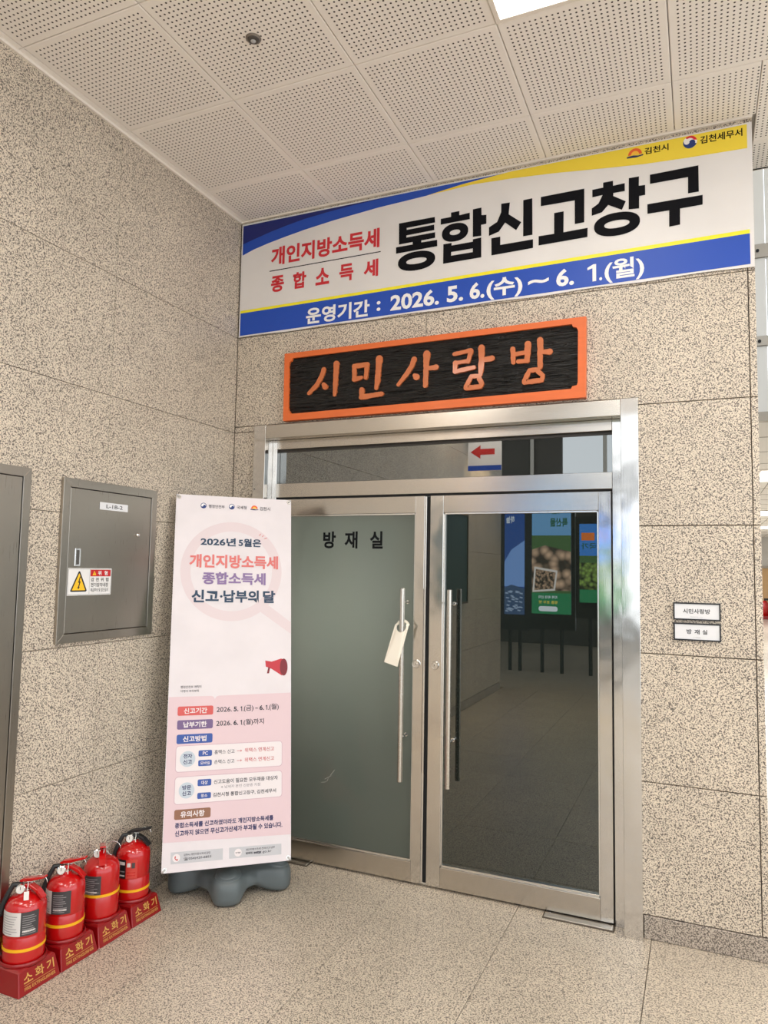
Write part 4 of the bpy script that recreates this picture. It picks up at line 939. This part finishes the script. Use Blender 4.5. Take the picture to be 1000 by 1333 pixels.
for k, (y, s) in enumerate(((8, .6), (15, .6), (20.5, .6))):
    cl = empty('corridor_light', (3.9+.12*k, y, 3.02), ('first', 'second', 'third')[k]+' white square LED panel down the corridor ceiling', 'ceiling light', 'corridor LED panels')
    obj('frame', bx(-.62, .62, -.62, .62, -.012, .006), M_TRIM, cl); obj('diffuser', bx(-.6, .6, -.6, .6, -.016, -.012), M_LED, cl)
    a = area('lamp_light', (0, 0, 0), 1.1, 1.1, FAR_W); a.parent = cl; a.location = (0, 0, -.02)
fx = empty('distant_extinguisher', (4.67, 26.4, 0), 'tiny red fire extinguisher far down the corridor', 'fire extinguisher')
obj('cylinder', lathe([(0, .12), (.11, .12), (.11, .58), (.07, .66), (.03, .68), (0, .68)], 20), E_RED, fx, smooth=True); obj('stand', bx(-.17, .17, -.17, .17, 0, .12), E_BASE, fx, bevel=.02); obj('lever', bx(-.03, .14, -.02, .02, .68, .76), E_BLK, fx)

# ================================================================== BEHIND THE VIEWER (seen only as reflections)
wk = empty('wall_rear', (0, -12.6, 0), 'dark lobby wall behind the viewer', kind='structure')
M_RW = mat('rear_wall', srgb(74, 70, 64), .6)
obj('partition', bx(-9, .75, -.2, 0, 0, 3.7), M_RW, wk); obj('sill', bx(.75, 9, -.2, 0, 0, .5), M_RW, wk); obj('lintel', bx(.75, 9, -.2, 0, 3.3, 3.7), M_RW, wk)
for k in range(7): obj('mullion', bx(.75+k*1.35, .83+k*1.35, -.1, 0, .5, 3.3), S_CAB, wk); obj('partition', bx(-9.2, -9, 0, 6.5, 0, 7.6), M_RW, wk); 
for k in range(9): obj('mullion', bx(9, 9.1, .2+k*1.5, .28+k*1.5, 0, 3.7), S_CAB, wk)  # side glazing out of view, put in so that fill daylight enters
obj('glazing_rail', bx(9, 9.1, 0, 12.6, 2.4, 2.5), S_CAB, wk)
wn = empty('window_2', (0, -12.6, 3.7), 'high atrium glazing behind the viewer', kind='structure')
for k in range(12): obj('mullion', bx(-9+k*1.6, -8.92+k*1.6, -.1, 0, 0, 4.0), S_CAB, wn)
for z in (0, 1.9, 3.9): obj('glazing_rail', bx(-9, 9, -.1, 0, z, z+.08), S_CAB, wn)
obj('upper_wall', bx(-9, -.3, -.2, -.1, 0, 4.0), M_RW, wn)
obj('atrium_roof', bx(-9, 9, 0, 6.0, 4.0, 4.1), M_CEILW, wn)
def em(name, c=(128, 128, 128), s=1.): return mat(name, (.0, .0, .0), .6, emit=srgb(*c), es=s)
ES = 3.2
def kiosk(name, x0, x1, z0, z1_, y, label):
    k = empty(name, FR((x0+x1)/2, y, 0), label, 'digital display'); w_ = (x1-x0)/2
    obj('casing', bx(-w_-.06, w_+.06, z0-.25, z1_+.12, -.12, -.004), mat('kiosk_black', (.012, .013, .013), .3), k)
    for s in (-1, 1): obj('post', tube(bmesh.new(), [(s*w_*.5, .0, -.06), (s*w_*.5, z0-.25, -.06)], .03, 12), mat('kiosk_black'), k)
    return k, w_
k1, w_ = kiosk('display_pillar', -.42, -.09, .9, 2.95, -8, 'tall display with blue sky picture, mirrored in the right door')
obj('screen', bx(-w_, w_, .9, 2.95, -.004, 0), em('scr_blue', (40, 78, 150), ES), k1); obj('printed_cloud', poly([(-w_, 1.35), (w_, 1.35), (w_, 1.75), (.05, 1.95), (-w_, 2.1)], 0, .002), em('scr_sky', (120, 160, 225), ES), k1)
obj('printed_town', poly([(-w_, .9), (w_, .9), (w_, 1.33), (.05, 1.38), (-w_, 1.32)], .0022, .004), em('scr_town', (60, 84, 120), ES), k1); bmx = bmesh.new(); random.seed(5)
for _ in range(30):
    x, y = random.uniform(-w_+.03, w_-.06), random.uniform(.93, 1.27); prism(bmx, [(x, y), (x+.05, y+.008), (x+.045, y+.03), (x-.005, y+.02)], .0042, .005)
obj('printed_roofs', bmx, em('scr_roof', (150, 170, 200), ES), k1)
text('하늘', .0, .14, 2.38, 2.50, em('scr_white', (225, 235, 245), ES), k1, .003, .6)
k2, w_ = kiosk('display_pillar', .03, .65, .93, 3.0, -8, 'tall display with walnuts picture and green foot, mirrored in the right door')
obj('screen', bx(-w_, w_, .93, 3.0, -.004, 0), em('scr_sky2', (110, 165, 215), ES), k2); obj('printed_field', bx(-w_, w_, .93, 2.18, 0, .002), em('scr_field', (70, 104, 60), ES), k2)
def nut(c, s):
    m = bpy.data.materials.new('scr_nuts'); m.use_nodes = True; nt = m.node_tree; b = nt.nodes['Principled BSDF']; b.inputs['Base Color'].default_value = (0, 0, 0, 1)
    tc = nt.nodes.new('ShaderNodeTexCoord'); v = nt.nodes.new('ShaderNodeTexVoronoi'); v.inputs['Scale'].default_value = s; nt.links.new(tc.outputs['Object'], v.inputs['Vector'])
    r = nt.nodes.new('ShaderNodeValToRGB'); r.color_ramp.elements[0].color = (*srgb(*c), 1); r.color_ramp.elements[1].color = (*srgb(*[q*.25 for q in c]), 1); r.color_ramp.elements[1].position = .75
    nt.links.new(v.outputs['Distance'], r.inputs[0]); nt.links.new(r.outputs[0], b.inputs['Emission Color']); b.inputs['Emission Strength'].default_value = ES; return m
obj('printed_walnuts', poly([(-w_, 1.30), (w_, 1.30), (w_, 1.95), (.1, 2.02), (-w_, 1.92)], .0022, .003), nut((225, 190, 160), 8), k2)
bmf_ = bmesh.new(); prism(bmf_, [(-.06, 1.30), (.30, 1.27), (.27, 1.68), (-.10, 1.62)], .0032, .004); obj('printed_photo_frame', bmf_, em('scr_frame', (220, 214, 210), ES), k2)
obj('printed_nut_bowl', poly([(-.035, 1.33), (.27, 1.30), (.245, 1.64), (-.07, 1.59)], .0042, .005), nut((215, 180, 150), 28), k2)
obj('printed_foot', bx(-w_, w_, .93, 1.26, .0052, .006), em('scr_green', (40, 130, 84), ES), k2)
text('특산물', -.26, .02, 2.32, 2.46, em('scr_dgreen', (30, 90, 60), ES), k2, .003, .9)
text('키운', -.2, .0, 2.52, 2.62, em('scr_dgreen'), k2, .003, .6)
for s, a, b, c, d, m in (('지역 최대 산지', -.1, .2, 1.17, 1.22, 'scr_white'), ('명품 호두 맛', -.1, .2, 1.09, 1.14, 'scr_yel')): text(s, a, b, c, d, em(m, (235, 215, 90), ES), k2, .0065, .5)
obj('printed_pill', poly(rrect(-.1, .2, .97, 1.05, .035), .0062, .0068), em('scr_white', (225, 235, 245), ES), k2)
k3, w_ = kiosk('display_pillar', .78, 1.40, 1.13, 2.36, -8, 'display with green grapes picture, mirrored at the right door stile')
obj('screen', bx(-w_, w_, 1.13, 2.36, -.004, 0), em('scr_blue3', (60, 130, 215), ES), k3); obj('printed_field', bx(-w_, w_, 1.13, 1.86, 0, .002), em('scr_field'), k3); obj('printed_grapes', bx(-w_, w_, 1.33, 1.75, .0022, .003), nut((150, 185, 90), 16), k3); obj('printed_foot', bx(-w_, w_, 1.13, 1.33, .0032, .004), em('scr_green', (40, 130, 84), ES), k3)
text('국가', .05, .28, 1.96, 2.06, em('scr_dgreen'), k3, .003, .6); obj('printed_word_block', bx(.08, .28, 2.1, 2.22, .001, .003), em('scr_orange', (225, 120, 50), ES), k3)
hs = empty('hanging_sign', FR(.24, -4.4, 2.98), 'white hanging direction sign with red arrow, mirrored in the transom', 'sign')
obj('board', bx(-.2, .2, -.22, .34, -.006, .006), M_WHITE, hs); obj('arrow', poly([(.17, .0), (.05, .08), (.05, .035), (-.12, .035), (-.12, -.035), (.05, -.035), (.05, -.08)], .0062, .008), mat('sign_red', srgb(200, 30, 30), .5), hs)
text('통합신고창구', -.17, .17, .15, .27, C_BLK, hs, .009, .9); obj('blue_foot', bx(-.2, .2, -.22, -.16, .0062, .008), C_BLUE, hs)
for s in (-1, 1): obj('wire', tube(bmesh.new(), [(s*.15, .34, 0), (s*.15, .69, 0)], .002, 6), S_CHR, hs)
nb = empty('notice_board', FL(.002, -4.5, 1.22), 'dark teal board on the left wall, mirrored in the right door', 'board')
obj('panel', bx(.02, 1.08, .02, 1.01, 0, .02), mat('teal_board', srgb(34, 62, 60), .5), nb)
bmr = bmesh.new(); frame_poly(bmr, [(0, 0), (1.1, 0), (1.1, 1.03), (0, 1.03)], [(.022, .022), (1.078, .022), (1.078, 1.008), (.022, 1.008)], 0, .03); obj('frame', bmr, mat('rim_dark'), nb)
